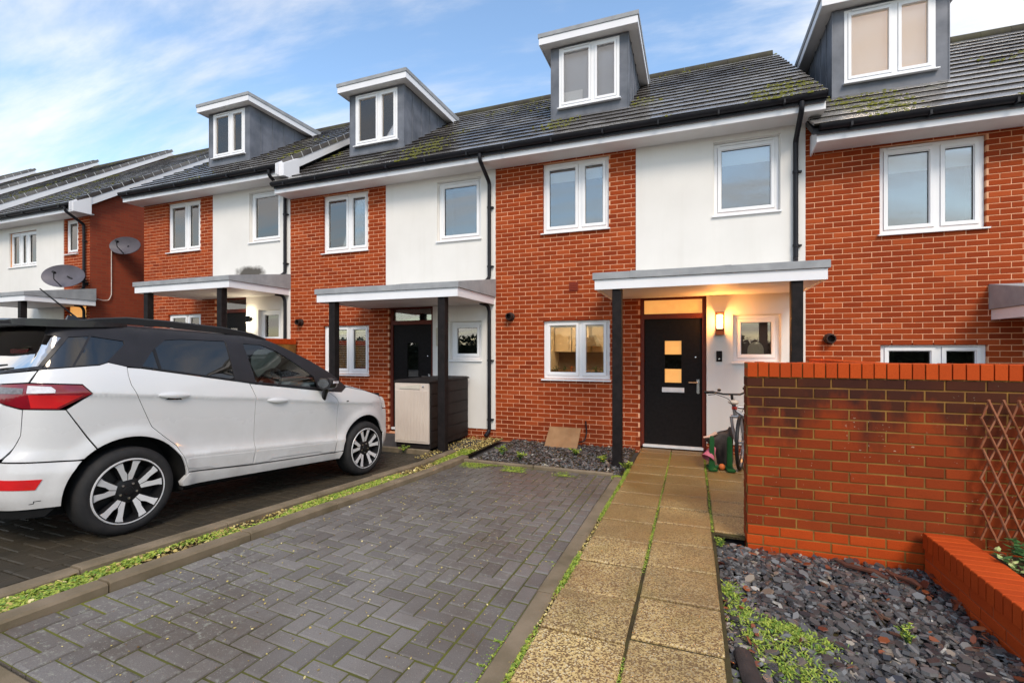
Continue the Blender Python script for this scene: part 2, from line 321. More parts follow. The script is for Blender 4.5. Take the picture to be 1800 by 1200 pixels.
# ------------------------------------------------------------------ mesh helpers
class MB:
    def __init__(s): s.v = []; s.f = []; s.m = []
    def add(s, vs, fs, m=0):
        o = len(s.v); s.v += [tuple(p) for p in vs]; s.f += [tuple(i+o for i in f) for f in fs]; s.m += [m]*len(fs); return s
    def box(s, x0, x1, y0, y1, z0, z1, m=0):
        return s.add([(x0,y0,z0),(x1,y0,z0),(x1,y1,z0),(x0,y1,z0),(x0,y0,z1),(x1,y0,z1),(x1,y1,z1),(x0,y1,z1)],
                     [(0,3,2,1),(4,5,6,7),(0,1,5,4),(1,2,6,5),(2,3,7,6),(3,0,4,7)], m)
    def chbox(s, x0, x1, y0, y1, z0, z1, c=.01, m=0):
        # box with all vertical/top edges chamfered: stacked octagons
        def ring(d, z): return [(x0+d+c,y0+d,z),(x1-d-c,y0+d,z),(x1-d,y0+d+c,z),(x1-d,y1-d-c,z),(x1-d-c,y1-d,z),(x0+d+c,y1-d,z),(x0+d,y1-d-c,z),(x0+d,y0+d+c,z)]
        return s.loft([ring(c, z0), ring(0, z0+c), ring(0, z1-c), ring(c, z1)], m, caps=True)
    def loft(s, rings, m=0, caps=False, closed=True):
        n = len(rings[0]); o = len(s.v)
        for r in rings: s.v += [tuple(p) for p in r]
        for a in range(len(rings)-1):
            for i in range(n if closed else n-1):
                j = (i+1) % n
                s.f.append((o+a*n+i, o+a*n+j, o+(a+1)*n+j, o+(a+1)*n+i)); s.m.append(m)
        if caps:
            s.f.append(tuple(o+i for i in range(n-1, -1, -1))); s.m.append(m)
            e = o+(len(rings)-1)*n; s.f.append(tuple(e+i for i in range(n))); s.m.append(m)
        return s
    def prism(s, poly, axis, a0, a1, m=0):
        def P(p, a): return (a, p[0], p[1]) if axis == 'x' else ((p[0], a, p[1]) if axis == 'y' else (p[0], p[1], a))
        return s.loft([[P(p, a0) for p in poly], [P(p, a1) for p in poly]], m, caps=True)
    def tube(s, path, r, n=8, m=0, caps=True):
        P = [Vector(p) for p in path]; rings = []; up = Vector((.13, .21, 1)).normalized()
        rr = r if isinstance(r, (list, tuple)) else [r]*len(P)
        for i, p in enumerate(P):
            t = (P[min(i+1, len(P)-1)]-P[max(i-1, 0)]).normalized()
            a = t.cross(up)
            if a.length < .05: a = t.cross(Vector((1, 0, .1)))
            a.normalize(); b = t.cross(a)
            rings.append([p+(a*math.cos(q)+b*math.sin(q))*rr[i] for q in [2*math.pi*k/n for k in range(n)]])
        return s.loft(rings, m, caps)
    def lathe(s, prof, n=32, axis='y', c=(0, 0, 0), m=0, closed=False):
        # prof: (radius, along axis)
        rings = []
        for k in range(n):
            a = 2*math.pi*k/n; ca, sa = math.cos(a), math.sin(a)
            if axis == 'y': rings.append([(c[0]+r*ca, c[1]+h, c[2]+r*sa) for r, h in prof])
            elif axis == 'z': rings.append([(c[0]+r*ca, c[1]+r*sa, c[2]+h) for r, h in prof])
            else: rings.append([(c[0]+h, c[1]+r*ca, c[2]+r*sa) for r, h in prof])
        rings.append(rings[0]); o = len(s.v); np_ = len(prof)
        for r_ in rings[:-1]: s.v += r_
        for k in range(n):
            k2 = (k+1) % n
            for i in range(np_-1 if not closed else np_):
                j = (i+1) % np_
                s.f.append((o+k*np_+i, o+k2*np_+i, o+k2*np_+j, o+k*np_+j)); s.m.append(m)
        return s
    def mesh(s, name, mats, smooth=None, fix=True):
        me = bpy.data.meshes.new(name); me.from_pydata(s.v, [], s.f)
        for q in (mats if isinstance(mats, (list, tuple)) else [mats]): me.materials.append(MATS[q])
        if any(s.m): me.polygons.foreach_set('material_index', s.m)
        if fix:
            bm = bmesh.new(); bm.from_mesh(me); bmesh.ops.recalc_face_normals(bm, faces=bm.faces); bm.to_mesh(me); bm.free()
        if smooth is not None:
            me.polygons.foreach_set('use_smooth', [True]*len(me.polygons)); me.set_sharp_from_angle(angle=R(smooth))
        me.update(); return me
    def build(s, name, mats, parent=None, smooth=None, loc=(0, 0, 0), fix=True):
        return put(name, s.mesh(name, mats, smooth, fix), parent, loc)
def put(name, me, parent=None, loc=(0, 0, 0), rot=None, scale=None):
    o = bpy.data.objects.new(name, me); COL.objects.link(o); o.parent = parent; o.location = loc
    if rot: o.rotation_euler = rot
    if scale: o.scale = scale
    return o
def tag(o, label=None, cat=None, group=None, kind=None):
    if label: o['label'] = label
    if cat: o['category'] = cat
    if group: o['group'] = group
    if kind: o['kind'] = kind
    return o
def thing(name, label, cat, loc=(0, 0, 0), rotz=0, group=None):
    o = bpy.data.objects.new(name, None); COL.objects.link(o); o.location = loc; o.rotation_euler = (0, 0, rotz); o.empty_display_size = .2
    return tag(o, label, cat, group)
def piece_mesh(name, mat, lx, ly, lz, ch, face='-y'):
    # a brick/paver with chamfered face; origin at the centre of the visible face
    hx, hy, hz = lx/2, ly/2, lz/2
    mb = MB()
    if face == '-y':   # face in xz at y=0, body goes to +y
        rings = [[(-hx,ly,-hz),(hx,ly,-hz),(hx,ly,hz),(-hx,ly,hz)],[(-hx,ch,-hz),(hx,ch,-hz),(hx,ch,hz),(-hx,ch,hz)],
                 [(-hx+ch,0,-hz+ch),(hx-ch,0,-hz+ch),(hx-ch,0,hz-ch),(-hx+ch,0,hz-ch)]]
    else:              # '+z': face in xy at z=0, body goes down
        rings = [[(-hx,-hy,-lz),(hx,-hy,-lz),(hx,hy,-lz),(-hx,hy,-lz)],[(-hx,-hy,-ch),(hx,-hy,-ch),(hx,hy,-ch),(-hx,hy,-ch)],
                 [(-hx+ch,-hy+ch,0),(hx-ch,-hy+ch,0),(hx-ch,hy-ch,0),(-hx+ch,hy-ch,0)]]
    mb.loft(rings, 0, caps=True)
    return mb.mesh(name, mat)
def pieces(name, me, items, parent, limit=300, rest_name=None, key=None, base=(0, 0, 0), rest_mat=None, rest_label=None):
    """items: (loc, rot, scale) in parent space. The `limit` nearest become objects, the rest one mesh of kind stuff."""
    def dist(it):
        x, y, z = [it[0][k]+base[k] for k in range(3)]
        px, py = pix(x, y, z); f = fdepth(x, y)
        vis = 0 if (-30 < px < 1830 and -30 < py < 1230 and f > .2) else 100
        return f+vis
    items = sorted(items, key=key or dist)
    for loc, rot, scl in items[:limit]: put(name, me, parent, loc, rot, scl)
    rest = items[limit:]
    if rest:
        vs = [v.co.copy() for v in me.vertices]; fs = [tuple(p.vertices) for p in me.polygons]; mb = MB()
        from mathutils import Euler
        for loc, rot, scl in rest:
            M = Matrix.Translation(loc) @ (Euler(rot).to_matrix().to_4x4() if rot else Matrix()) @ (Matrix.Diagonal((*scl, 1)) if scl else Matrix())
            mb.add([M @ v for v in vs], fs)
        o = mb.build(rest_name or name+'work', me.materials[0].name, parent, fix=False); o['kind'] = 'stuff'
def cut(iv, holes):
    """interval minus hole intervals"""
    out = [iv]
    for a, b in holes:
        n = []
        for c, d in out:
            if b <= c or a >= d: n.append((c, d)); continue
            if a > c: n.append((c, a))
            if b < d: n.append((b, d))
        out = n
    return out
def cells(mb, x0, x1, y0, y1, z0, z1, holes, m=0):
    xs = sorted({x0, x1, *[min(max(h[k], x0), x1) for h in holes for k in (0, 1)]}); zs = sorted({z0, z1, *[min(max(h[k], z0), z1) for h in holes for k in (2, 3)]})
    for a, b in zip(zs, zs[1:]):
        zc = (a+b)/2
        for c, d in cut((x0, x1), [(h[0], h[1]) for h in holes if h[2] < zc < h[3]]):
            if d-c > 1e-5: mb.box(c, d, y0, y1, a, b, m)
# ------------------------------------------------------------------ the terraced houses
FY = 7.83                                  # facade plane
PITCH = math.atan(.70); EZ, EYL = 4.96, -.47   # eaves height / eaves line (local y)
BRICK = piece_mesh('brick', 'brick', .216, .10, .0655, .003)
TILE_W, TILE_G = .30, .3245
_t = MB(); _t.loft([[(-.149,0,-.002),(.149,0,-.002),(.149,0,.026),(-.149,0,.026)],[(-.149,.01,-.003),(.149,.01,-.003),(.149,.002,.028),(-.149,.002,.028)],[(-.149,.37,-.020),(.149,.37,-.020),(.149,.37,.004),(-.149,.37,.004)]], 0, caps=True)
TILE = _t.mesh('tile', ['tile', 'tile_edge_shade'], fix=False)
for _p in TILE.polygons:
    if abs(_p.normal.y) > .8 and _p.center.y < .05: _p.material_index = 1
_t = MB(); _t.lathe([(.12, 0), (.12, .44), (.10, .44), (.10, 0)], 12, 'x', (0, 0, 0), closed=True)
RIDGE = _t.mesh('ridge_tile', 'ridge_cap', 40)

def frame_rect(mb, x0, x1, z0, z1, t, ya, yb, m=0):
    mb.box(x0, x1, ya, yb, z0, z0+t, m); mb.box(x0, x1, ya, yb, z1-t, z1, m)
    mb.box(x0, x0+t, ya, yb, z0+t, z1-t, m); mb.box(x1-t, x1, ya, yb, z0+t, z1-t, m)
def window(parent, x0, x1, z0, z1, y=.05, split=None, blind=None, depth=.5, sill=True, glass='pane', vent=True, name='window', room='dark_room', openroom=False):
    """uPVC casement; frame is the part, panes, sill and blind its sub-parts. y: front of the frame behind the facade."""
    mb = MB(); T = .048
    frame_rect(mb, x0, x1, z0, z1, T, y, y+.07)
    edges = [x0+T]
    for s in (split or []):
        xm = x0+(x1-x0)*s; mb.box(xm-.03, xm+.03, y+.001, y+.07, z0+T, z1-T); edges += [xm-.03, xm+.03]
    edges.append(x1-T)
    lights = [(edges[i], edges[i+1]) for i in range(0, len(edges), 2)]
    for a, b in lights:                       # sash frames, proud of the outer frame
        frame_rect(mb, a+.004, b-.004, z0+T+.004, z1-T-.004, .042, y-.014, y+.05)
        frame_rect(mb, a+.045, b-.045, z0+T+.045, z1-T-.045, .012, y+.004, y+.045)
    if vent: mb.box(lights[0][0]+.05, lights[0][1]-.03, y-.016, y, z1-T+.012, z1-.008)
    w = mb.build(name, 'upvc', parent)
    for a, b in lights:
        MB().box(a+.04, b-.04, y+.022, y+.030, z0+T+.04, z1-T-.04).build('pane', glass, w)
        g = MB(); frame_rect(g, a+.055, b-.055, z0+T+.055, z1-T-.055, .006, y+.010, y+.0215); g.build('gasket', 'gutter_black', w)
    if sill:
        s = MB(); s.prism([(y+.03, z0-.03), (-.045, z0-.036), (-.045, z0-.018), (y+.03, z0-.002)], 'x', x0-.03, x1+.03); s.build('sill', 'upvc', w)
    yb = y+.11
    if blind:
        kind = blind[0]
        if kind == 'roller': MB().box(x0+.03, x1-.03, yb, yb+.006, z1-(z1-z0)*blind[1], z1-.02).build('blind', blind[2], w)
        elif kind == 'slats':
            k = 0; z = z0+.05
            while z < z1-.05:
                sl = MB(); sl.add([(x0+.04, yb, z), (x1-.04, yb, z), (x1-.04, yb+.03, z+.022), (x0+.04, yb+.03, z+.022)], [(0, 1, 2, 3)]); sl.add([(x0+.04, yb, z-.003), (x1-.04, yb, z-.003), (x1-.04, yb+.03, z+.019), (x0+.04, yb+.03, z+.019)], [(3, 2, 1, 0)])
                sl.build('blind_slat', 'venetian', w, fix=False); z += .047
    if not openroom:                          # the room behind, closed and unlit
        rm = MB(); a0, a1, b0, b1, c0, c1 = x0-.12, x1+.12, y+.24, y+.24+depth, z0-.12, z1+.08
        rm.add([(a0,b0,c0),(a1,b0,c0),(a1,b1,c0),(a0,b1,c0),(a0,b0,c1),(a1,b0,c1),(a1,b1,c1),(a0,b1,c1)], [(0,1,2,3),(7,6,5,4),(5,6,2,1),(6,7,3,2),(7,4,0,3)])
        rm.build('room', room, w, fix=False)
    return w
def gutter(parent, x0, x1, z=4.865, y=-.40):
    mb = MB(); pr = []
    for k in range(9):
        a = math.pi*k/8; pr.append((y-.065-.058*math.cos(a), z+.075-.062*math.sin(a)))
    inner = [(p[0]+(.006 if i < 4 else -.006 if i > 4 else 0), p[1]+.006) for i, p in enumerate(pr)]
    mb.prism(pr+inner[::-1], 'x', x0, x1)
    x = x0+.35
    while x < x1-.1:
        mb.box(x-.012, x+.012, y-.128, y-.002, z+.001, z+.055); x += .82
    for xx in (x0-.004, x1-.008): mb.prism(pr, 'x', xx, xx+.012)
    return mb.build('gutter', 'gutter_black', parent, 50)
def tubepath(pts, k=5):
    out = [Vector(pts[0])]
    for i in range(1, len(pts)-1):
        a, b, c = Vector(pts[i-1]), Vector(pts[i]), Vector(pts[i+1])
        d = min(.05, (b-a).length/2, (c-b).length/2); p = b+(a-b).normalized()*d; q = b+(c-b).normalized()*d
        for t in range(k+1):
            t /= k; out.append(p*(1-t)**2+b*2*t*(1-t)+q*t*t)
    out.append(Vector(pts[-1])); return out
def downpipe(parent, x, ztop, zbot, shoe=True, y=-.055, swan=True):
    pts = [(x, -.465, ztop), (x, -.465, ztop-.10), (x, y, ztop-.36)] if swan else [(x-.10, -.22, ztop), (x-.02, -.10, ztop-.02), (x, y, ztop-.12)]
    pts += [(x, y, zbot+.10)]
    if shoe: pts += [(x-.03, y-.10, zbot+.02)]
    mb = MB(); mb.tube(tubepath(pts), .034, 10)
    z = zbot+.3
    while z < ztop-.42:
        mb.lathe([(.034, -.02), (.041, -.018), (.041, .018), (.034, .02)], 10, 'z', (x, y, z)); mb.box(x+.03, x+.075, y-.01, y+.04, z-.012, z+.012); z += 1.05
    return mb.build('downpipe', 'gutter_black', parent, 45)
def canopy(parent, xa, xb, posts=(True, True), zg=0.0, ends=True, pw=.062):
    zb_, zf, yf = 2.345, 2.475, -1.43
    mb = MB(); mb.prism([(yf-.025, zf+.004), (yf-.025, zf+.092), (yf+.05, zf+.105), (.0, 2.80), (.0, zf+.004)], 'x', xa-.025, xb+.025)
    x = xa+.5
    while x < xb: mb.prism([(yf-.030, zf+.006), (yf-.030, zf+.094), (yf+.05, zf+.110), (-.002, 2.806), (-.002, zf+.006)], 'x', x-.03, x+.03); x += 1.15
    c = mb.build('canopy', 'felt', parent)
    f = MB(); f.box(xa, xb, yf, yf+.02, zb_, zf); f.box(xa, xa+.02, yf+.021, -.001, zb_, zf); f.box(xb-.02, xb, yf+.021, -.001, zb_, zf); f.build('fascia', 'white_board', c)
    MB().box(xa+.021, xb-.021, yf+.021, -.003, zb_+.012, zb_+.028).build('soffit', 'soffit', c)
    for i, xp in enumerate((xa+.29, xb-.30)):
        if posts[i]: MB().chbox(xp-pw, xp+pw, yf+.03, yf+.03+2*pw, zg-.1, zb_+.011, .006).build('post', 'post_black', c)
    return c
def roof(root, W, ridge_y, dormer=None, barge_r=False, barge_l=False, over_r=0., over_l=0., tiles=True, base=(0, 0, 0), limit=300, ez=EZ):
    zr = ez+.70*(ridge_y-EYL); cp, sp_ = math.cos(PITCH), math.sin(PITCH); L = (ridge_y-EYL)/cp
    mb = MB(); mb.prism([(EYL+.03, ez-.03), (ridge_y, zr-.01), (2*ridge_y-EYL, ez-.03), (2*ridge_y-EYL, ez-.14), (ridge_y, zr-.12), (EYL+.03, ez-.12)], 'x', -over_l, W+over_r)
    r = mb.build('roof', 'gutter_black', root)
    if tiles:
        items = []; ncol = math.ceil((W+over_l+over_r)/TILE_W); nrow = int(L/TILE_G)
        for j in range(nrow):
            w = j*TILE_G-.05
            for i in range(-1, ncol+1):
                xa = -over_l+(i+(.5 if j % 2 else 0))*TILE_W; xb = xa+TILE_W
                a, b = max(xa, -over_l), min(xb, W+over_r)
                if b-a < .04: continue
                y = EYL+w*cp; ym = EYL+(w+TILE_G*.55)*cp
                segs = [(a, b)]
                if dormer and dormer[2]-.02 < ym < dormer[3]: segs = cut((a, b), [(dormer[0]+.01, dormer[1]-.01)])
                for c, d in segs:
                    if d-c < .035: continue
                    items.append((((c+d)/2, y, ez+w*sp_+random.uniform(-.002, .003)), (PITCH+random.uniform(-.006, .006), random.uniform(-.004, .004), 0), ((d-c)/TILE_W, 1, 1)))
        pieces('tile', TILE, items, r, limit, 'tiling', base=base)
        mm = MB(); n_m = 0
        for _ in range(5200):
            x = random.uniform(-over_l, W+over_r); w = abs(random.gauss(0, .42))*L; wx = x+base[0]
            if w > L-.1 or mnoise.noise(Vector((wx*.9, w*.8, base[2]*3+1.7)))+.3*mnoise.noise(Vector((wx*4, w*4, 0)))+random.uniform(-.1, .1) < .31: continue
            y = EYL+w*cp
            if dormer and dormer[2]-.05 < y < dormer[3] and dormer[0]-.03 < x < dormer[1]+.03: continue
            j = math.floor((w+.05)/TILE_G); w = j*TILE_G-.05+random.choice((random.uniform(0, .06), random.uniform(0, .3))); fr = (w+.05-j*TILE_G)/TILE_G
            y = EYL+w*cp; z = ez+w*sp_; nn = .024*(1-.85*fr); c = Vector((x, y-nn*sp_, z+nn*cp)); s = random.uniform(.010, .032)
            o_ = len(mm.v); kk = 6; mm.v += [tuple(c+Vector((s*math.cos(2*math.pi*i/kk)*random.uniform(.7, 1.3), s*math.sin(2*math.pi*i/kk)*cp, s*math.sin(2*math.pi*i/kk)*sp_-.004))) for i in range(kk)]+[tuple(c+Vector((s*.5*math.cos(2*math.pi*i/kk), s*.5*math.sin(2*math.pi*i/kk)*cp-s*.38*sp_, s*.5*math.sin(2*math.pi*i/kk)*sp_+s*.38*cp))) for i in range(kk)]
            for i in range(kk): mm.f.append((o_+i, o_+(i+1) % kk, o_+kk+(i+1) % kk, o_+kk+i)); mm.m.append(0)
            mm.f.append(tuple(o_+kk+i for i in range(kk))); mm.m.append(0)
        if mm.f: mm.build('moss', 'moss', r, 60, fix=False)['kind'] = 'stuff'
        x = -over_l; k = 0
        while x < W+over_r-.1:
            put('ridge_tile', RIDGE, r, (x, ridge_y, zr-.055), None, ((min(.445, W+over_r-x)/.445), 1, 1)); x += .445
    for flag, x in ((barge_r, W+over_r), (barge_l, -over_l-.022)):
        if not flag: continue
        b = MB(); d = .20
        b.prism([(EYL-.06, ez-.09), (EYL-.06, ez-.005), (ridge_y, zr+.03), (2*ridge_y-EYL, ez-.005), (2*ridge_y-EYL, ez-.005-d), (ridge_y, zr+.03-d*1.15), (EYL+.34, ez+.23-d*1.18), (EYL+.34, ez-.22), (EYL-.06, ez-.22)], 'x', x, x+.022)
        b.build('bargeboard', 'white_board', r)
        # verge clips / dry verge units along the slope
        w = .15
        while w < L-.1:
            v = MB(); y = EYL+w*cp; z = ez+w*sp_
            v.box(-.004, .03, -.02, .30, -.045, .052); put('verge_unit', v.mesh('verge_unit', 'tile'), r, (x+.0, y, z), (PITCH, 0, 0))
            c = MB(); c.box(.026, .034, .285, .297, -.05, .062); put('verge_clip', c.mesh('verge_clip', 'white_metal'), r, (x+.0, y, z), (PITCH, 0, 0)); w += TILE_G
    return r
def eaves(root, W, xa=0, xb=None, endcap=False, ez=EZ, gx=(0, 0)):
    xb = W if xb is None else xb; d = ez-EZ
    MB().box(xa, xb, -.40, -.38, 4.755+d, 4.93+d).build('fascia', 'white_board', root)
    MB().box(xa+.001, xb-.001, -.379, .03, 4.757+d, 4.775+d).build('soffit', 'soffit', root)
    gutter(root, xa+gx[0], xb+gx[1], 4.865+d)
def dormer(root, xa, xb, blind, glass='pane', wbl=None, sheet=False):
    y0, zt = .77, 7.165; zr = lambda y: EZ+.70*(y-EYL)
    zb_ = zr(y0)-.06; wx0, wx1, wz0, wz1 = xa+.155, xb-.16, 6.03, 7.13
    mb = MB()
    for x in (xa, xb-.05): mb.prism([(y0+.003, zb_), (y0+.003, zt), (3.05, zt), (3.05, zr(3.05)-.08)], 'x', x, x+.05)
    cells(mb, xa-.002, xb+.002, y0, y0+.12, zb_, zt, [(wx0, wx1, wz0, wz1)])
    mb.box(xa-.06, xb+.06, y0-.05, y0+.02, zb_-.10, zb_+.035)           # lead apron at the foot
    y = y0+.33
    while y < 2.6:
        for x in (xa-.014, xb): mb.prism([(y-.014, zr(y)-.03), (y-.014, zt), (y+.014, zt), (y+.014, zr(y)-.02)], 'x', x, x+.014)
        y += .36
    for x in ((xa+wx0)/2, (xb+wx1)/2): pass
    d = mb.build('dormer', 'lead', root)
    for x, s in ((xa, -1), (xb, 1)):
        MB().box(*( (x-.006, x+.012) if s < 0 else (x-.012, x+.006)), y0-.008, y0+.05, zb_+.04, zt-.002).build('corner_trim', 'lead', d)
    q = MB(); q.box(xa-.18, xb+.18, y0-.20, y0-.18, zt, zt+.125); 
    for x in (xa-.18, xb+.16): q.box(x, x+.02, y0-.179, 3.16, zt, zt+.125)
    q.build('fascia', 'white_board', d)
    MB().box(xa-.159, xb+.159, y0-.179, 3.1, zt+.012, zt+.03).build('soffit', 'soffit', d)
    q = MB(); q.prism([(y0-.215, zt+.128), (y0-.215, zt+.20), (3.3, zt+.235), (3.3, zt+.128)], 'x', xa-.195, xb+.195); q.build('roof_edge', 'felt', d)
    w = MB(); T = .045; y = y0+.01
    frame_rect(w, wx0, wx1, wz0, wz1, T, y-.018, y+.06); xm = wx0+(wx1-wx0)*.57
    w.box(xm-.032, xm+.032, y-.017, y+.06, wz0+T, wz1-T)
    L = [(wx0+T, xm-.032), (xm+.032, wx1-T)]
    for a, b in L: frame_rect(w, a+.004, b-.004, wz0+T+.004, wz1-T-.004, .04, y-.03, y+.04)
    w.box(L[0][0]+.05, L[0][1]-.03, y-.034, y-.017, wz1-T+.01, wz1-.008)
    w.prism([(y, wz0-.03), (y-.085, wz0-.036), (y-.085, wz0-.018), (y, wz0-.002)], 'x', wx0-.02, wx1+.03)
    w.build('window_frame', 'upvc', d)
    for a, b in L: MB().box(a+.04, b-.04, y+.006, y+.014, wz0+T+.04, wz1-T-.04).build('pane', 'pane_dormer', d)
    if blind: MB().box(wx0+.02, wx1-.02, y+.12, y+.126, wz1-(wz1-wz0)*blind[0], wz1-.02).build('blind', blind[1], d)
    if sheet: MB().box(wx0+.06, wx0+.42, y+.085, y+.09, wz0+.05, wz0+.33).build('paper_sheet', 'blind_white', d)
    rm = MB(); a0, a1, b0, b1, c0, c1 = xa+.05, xb-.05, y0+.13, y0+1.2, zb_+.1, zt
    rm.add([(a0,b0,c0),(a1,b0,c0),(a1,b1,c0),(a0,b1,c0),(a0,b0,c1),(a1,b0,c1),(a1,b1,c1),(a0,b1,c1)], [(0,1,2,3),(7,6,5,4),(5,6,2,1),(6,7,3,2),(7,4,0,3)])
    rm.build('room', 'room_wall', d, fix=False)
    return (xa, xb, y0, 3.05)
def shell(root, W, ridge_y, side='dark_room'):
    mb = MB(); yb = 2*ridge_y; zr = EZ+.70*(ridge_y-EYL)-.16
    for x in (.03, W-.13): mb.prism([(.26, -.4), (.26, 5.35), (ridge_y, zr), (yb-.3, 5.35), (yb-.3, -.4)], 'x', x, x+.10)
    mb.box(.14, W-.14, yb-.3, yb-.1, -.4, 5.3)
    return mb.build('party_wall', side, root)
def front_door(root, x0, x1, lit=True, zt=2.37):
    y = .07; d0, d1, dz = x0+.06, x1-.06, 2.02
    f = MB(); f.box(x0, x0+.055, y-.03, y+.08, 0, zt); f.box(x1-.055, x1, y-.03, y+.08, 0, zt); f.box(x0+.055, x1-.055, y-.03, y+.08, zt-.045, zt); f.box(x0+.055, x1-.055, y-.03, y+.08, dz+.006, dz+.085)
    gx0, gx1 = d0+.31, d0+.56
    lf = MB(); cells(lf, d0, d1, y, y+.045, .035, dz, [(gx0, gx1, 1.02, 1.68)])
    dr = lf.build('door', 'door_black', root)
    f.build('door_frame', 'door_frame', dr)
    MB().box(d0-.02, d1+.02, y-.06, y+.06, -.004, .034).build('threshold', 'white_metal', dr)
    MB().box(x0+.056, x1-.056, y+.02, y+.03, dz+.086, zt-.046).build('transom_pane', 'amber_glass' if lit else 'pane', dr)
    for i, (a, b) in enumerate(((1.02, 1.235), (1.245, 1.455), (1.465, 1.68))):
        MB().box(gx0, gx1, y+.012, y+.022, a, b).build('glazed_panel', ('amber_glass' if i != 1 else 'pane') if lit else 'pane', dr)
    g = MB(); frame_rect(g, gx0-.012, gx1+.012, 1.008, 1.692, .014, y-.006, y+.005); g.build('glazing_bead', 'door_black', dr)
    lp = MB(); lp.box(d0+.27, d0+.60, y-.012, y, .87, .945); lp.box(d0+.295, d0+.575, y-.02, y-.011, .885, .93); lp.build('letter_plate', 'white_metal', dr)
    h = MB(); h.box(d1-.075, d1-.035, y-.012, y, .86, 1.08); h.tube(tubepath([(d1-.055, y-.005, 1.03), (d1-.055, y-.055, 1.03), (d1-.19, y-.055, 1.03)]), .011, 8); h.build('handle', 'chrome', dr, 40)
    k = MB(); k.lathe([(0, -.01), (.012, -.008), (.016, 0)], 12, 'y', (d1-.09, y, 1.42)); k.build('spyhole', 'chrome', dr, 40)
    if not lit: pass
    rm = MB(); rm.box(x0-.05, x1+.05, y+.30, y+.34, -.05, zt+.1); rm.build('hall_wall', 'dark_room', dr)
    return dr
def flue(root, x, z):
    m = MB(); m.lathe([(.075, 0), (.075, -.035), (.060, -.045), (.060, -.12), (.046, -.12), (.046, -.03), (0, -.03)], 24, 'y', (x, 0, z))
    m.build('flue', 'flue_dark', root, 40)
def bricks(root, zones, holes, zbase, base, limit=300, wallname='wall', W=4.76, zlo=-.36, ztop=4.80, mortar='mortar', xoff=0., mholes=None, wx=None):
    mb = MB(); hh = [(h[0]-.003, h[1]+.003, h[2]-.003, h[3]+.003) for h in holes]
    cells(mb, wx[0] if wx else 0, wx[1] if wx else W, .0045, .24, zlo, ztop, hh)
    w = mb.build(wallname, mortar, root)
    items = []
    for (xa, xb, za, zb_) in zones:
        k0 = math.floor((za-zbase)/.075)
        k = k0
        while True:
            z0 = zbase+k*.075+.005; z1 = z0+.0655
            if z0 > zb_-.02: break
            if z0 < za-.04: k += 1; continue
            top = min(z1, zb_); zm = (z0+top)/2
            for c, d in cut((xa, xb), [(h[0], h[1]) for h in holes if h[2] < zm < h[3]]):
                n = math.floor((c-xoff)/.225)-1
                while True:
                    bx0 = xoff+n*.225+(.1125 if k % 2 else 0)+.0045; bx1 = bx0+.216
                    if bx0 > d-.02: break
                    a, b = max(bx0, c), min(bx1, d); n += 1
                    if b-a < .03: continue
                    items.append((((a+b)/2, random.uniform(-.0012, .0012), zm), (0, random.uniform(-.004, .004), 0), ((b-a)/.216, 1, (top-z0)/.0655)))
            k += 1
    pieces('brick', BRICK, items, w, limit, 'brickwork', base=base)
    return w
UW = 4.76
def house(x0, zb, label, W=UW, dorm=(.805, 2.226), blind=None, lit=False, uL=('roller', .22, 'blind_white'), uR=('roller', .2, 'blind_white'), gL=None, kitchen=False,
          rend='render', limit=300, barge_r=False, over=(0, 0), group=None, canopy_on=True, eav=None, endpipe=True, gwin=True, posts=(True, True), sheet=False, gx=(0, 0), extra=[]):
    base = (x0, FY, zb); root = thing('terraced_house', label, 'house', base)
    holes = [(.877, 2.003, 3.54, 4.72), (.887, 2.019, 1.05, 2.055), (2.50, 3.482, -.05, 2.375), (3.577, 4.475, 3.565, 4.67), (3.847, 4.485, 1.36, 2.062)]
    bricks(root, [(0, 2.435, -.33, 4.76), (2.435, 2.50, .115, 2.40), (2.435, W, -.33, .115)]+extra, holes, 0, base, limit, W=W)
    rp = MB(); cells(rp, 2.437, W-.002, -.012, .02, .12, 4.757, [(2.36, 3.484, -.1, 2.40)]+holes[3:])
    # reveals of the rendered openings
    for h in holes[3:]:
        for bx in ((h[0]-.001, h[0]+.012, h[2], h[3]), (h[1]-.012, h[1]+.001, h[2], h[3])): rp.box(bx[0], bx[1], .021, .10, bx[2], bx[3])
        rp.box(h[0]+.012, h[1]-.012, .021, .10, h[3]-.012, h[3]+.001)
    rp.build('render_panel', rend, root)
    window(root, .877+.004, 2.003-.004, 3.54+.004, 4.72-.004, split=[.57], blind=uL)
    window(root, 3.577+.014, 4.475-.014, 3.565+.004, 4.67-.014, y=.06, blind=uR)
    if gwin: window(root, .887+.004, 2.019-.004, 1.05+.004, 2.055-.004, split=[.57], blind=gL, openroom=kitchen, glass='pane_clear' if kitchen else 'pane')
    window(root, 3.847+.014, 4.485-.014, 1.36+.004, 2.062-.014, y=.06, vent=False, blind=('roller', 1., 'porch_blind') if kitchen else None, glass='pane_dormer' if kitchen else 'pane')
    front_door(root, 2.503, 3.479, lit)
    shell(root, W, 3.77)
    eaves(root, W, *(eav or (0, W)), gx=gx)
    dm = dormer(root, *dorm, blind, sheet=sheet) if dorm else None
    roof(root, W, 3.77, dm, barge_r=barge_r, over_l=over[0], over_r=over[1], base=base, limit=limit)
    if canopy_on: canopy(root, 2.05, 4.74, posts)
    flue(root, .29, 2.12)
    if endpipe: downpipe(root, 4.66, 4.87, 2.72)
    return root
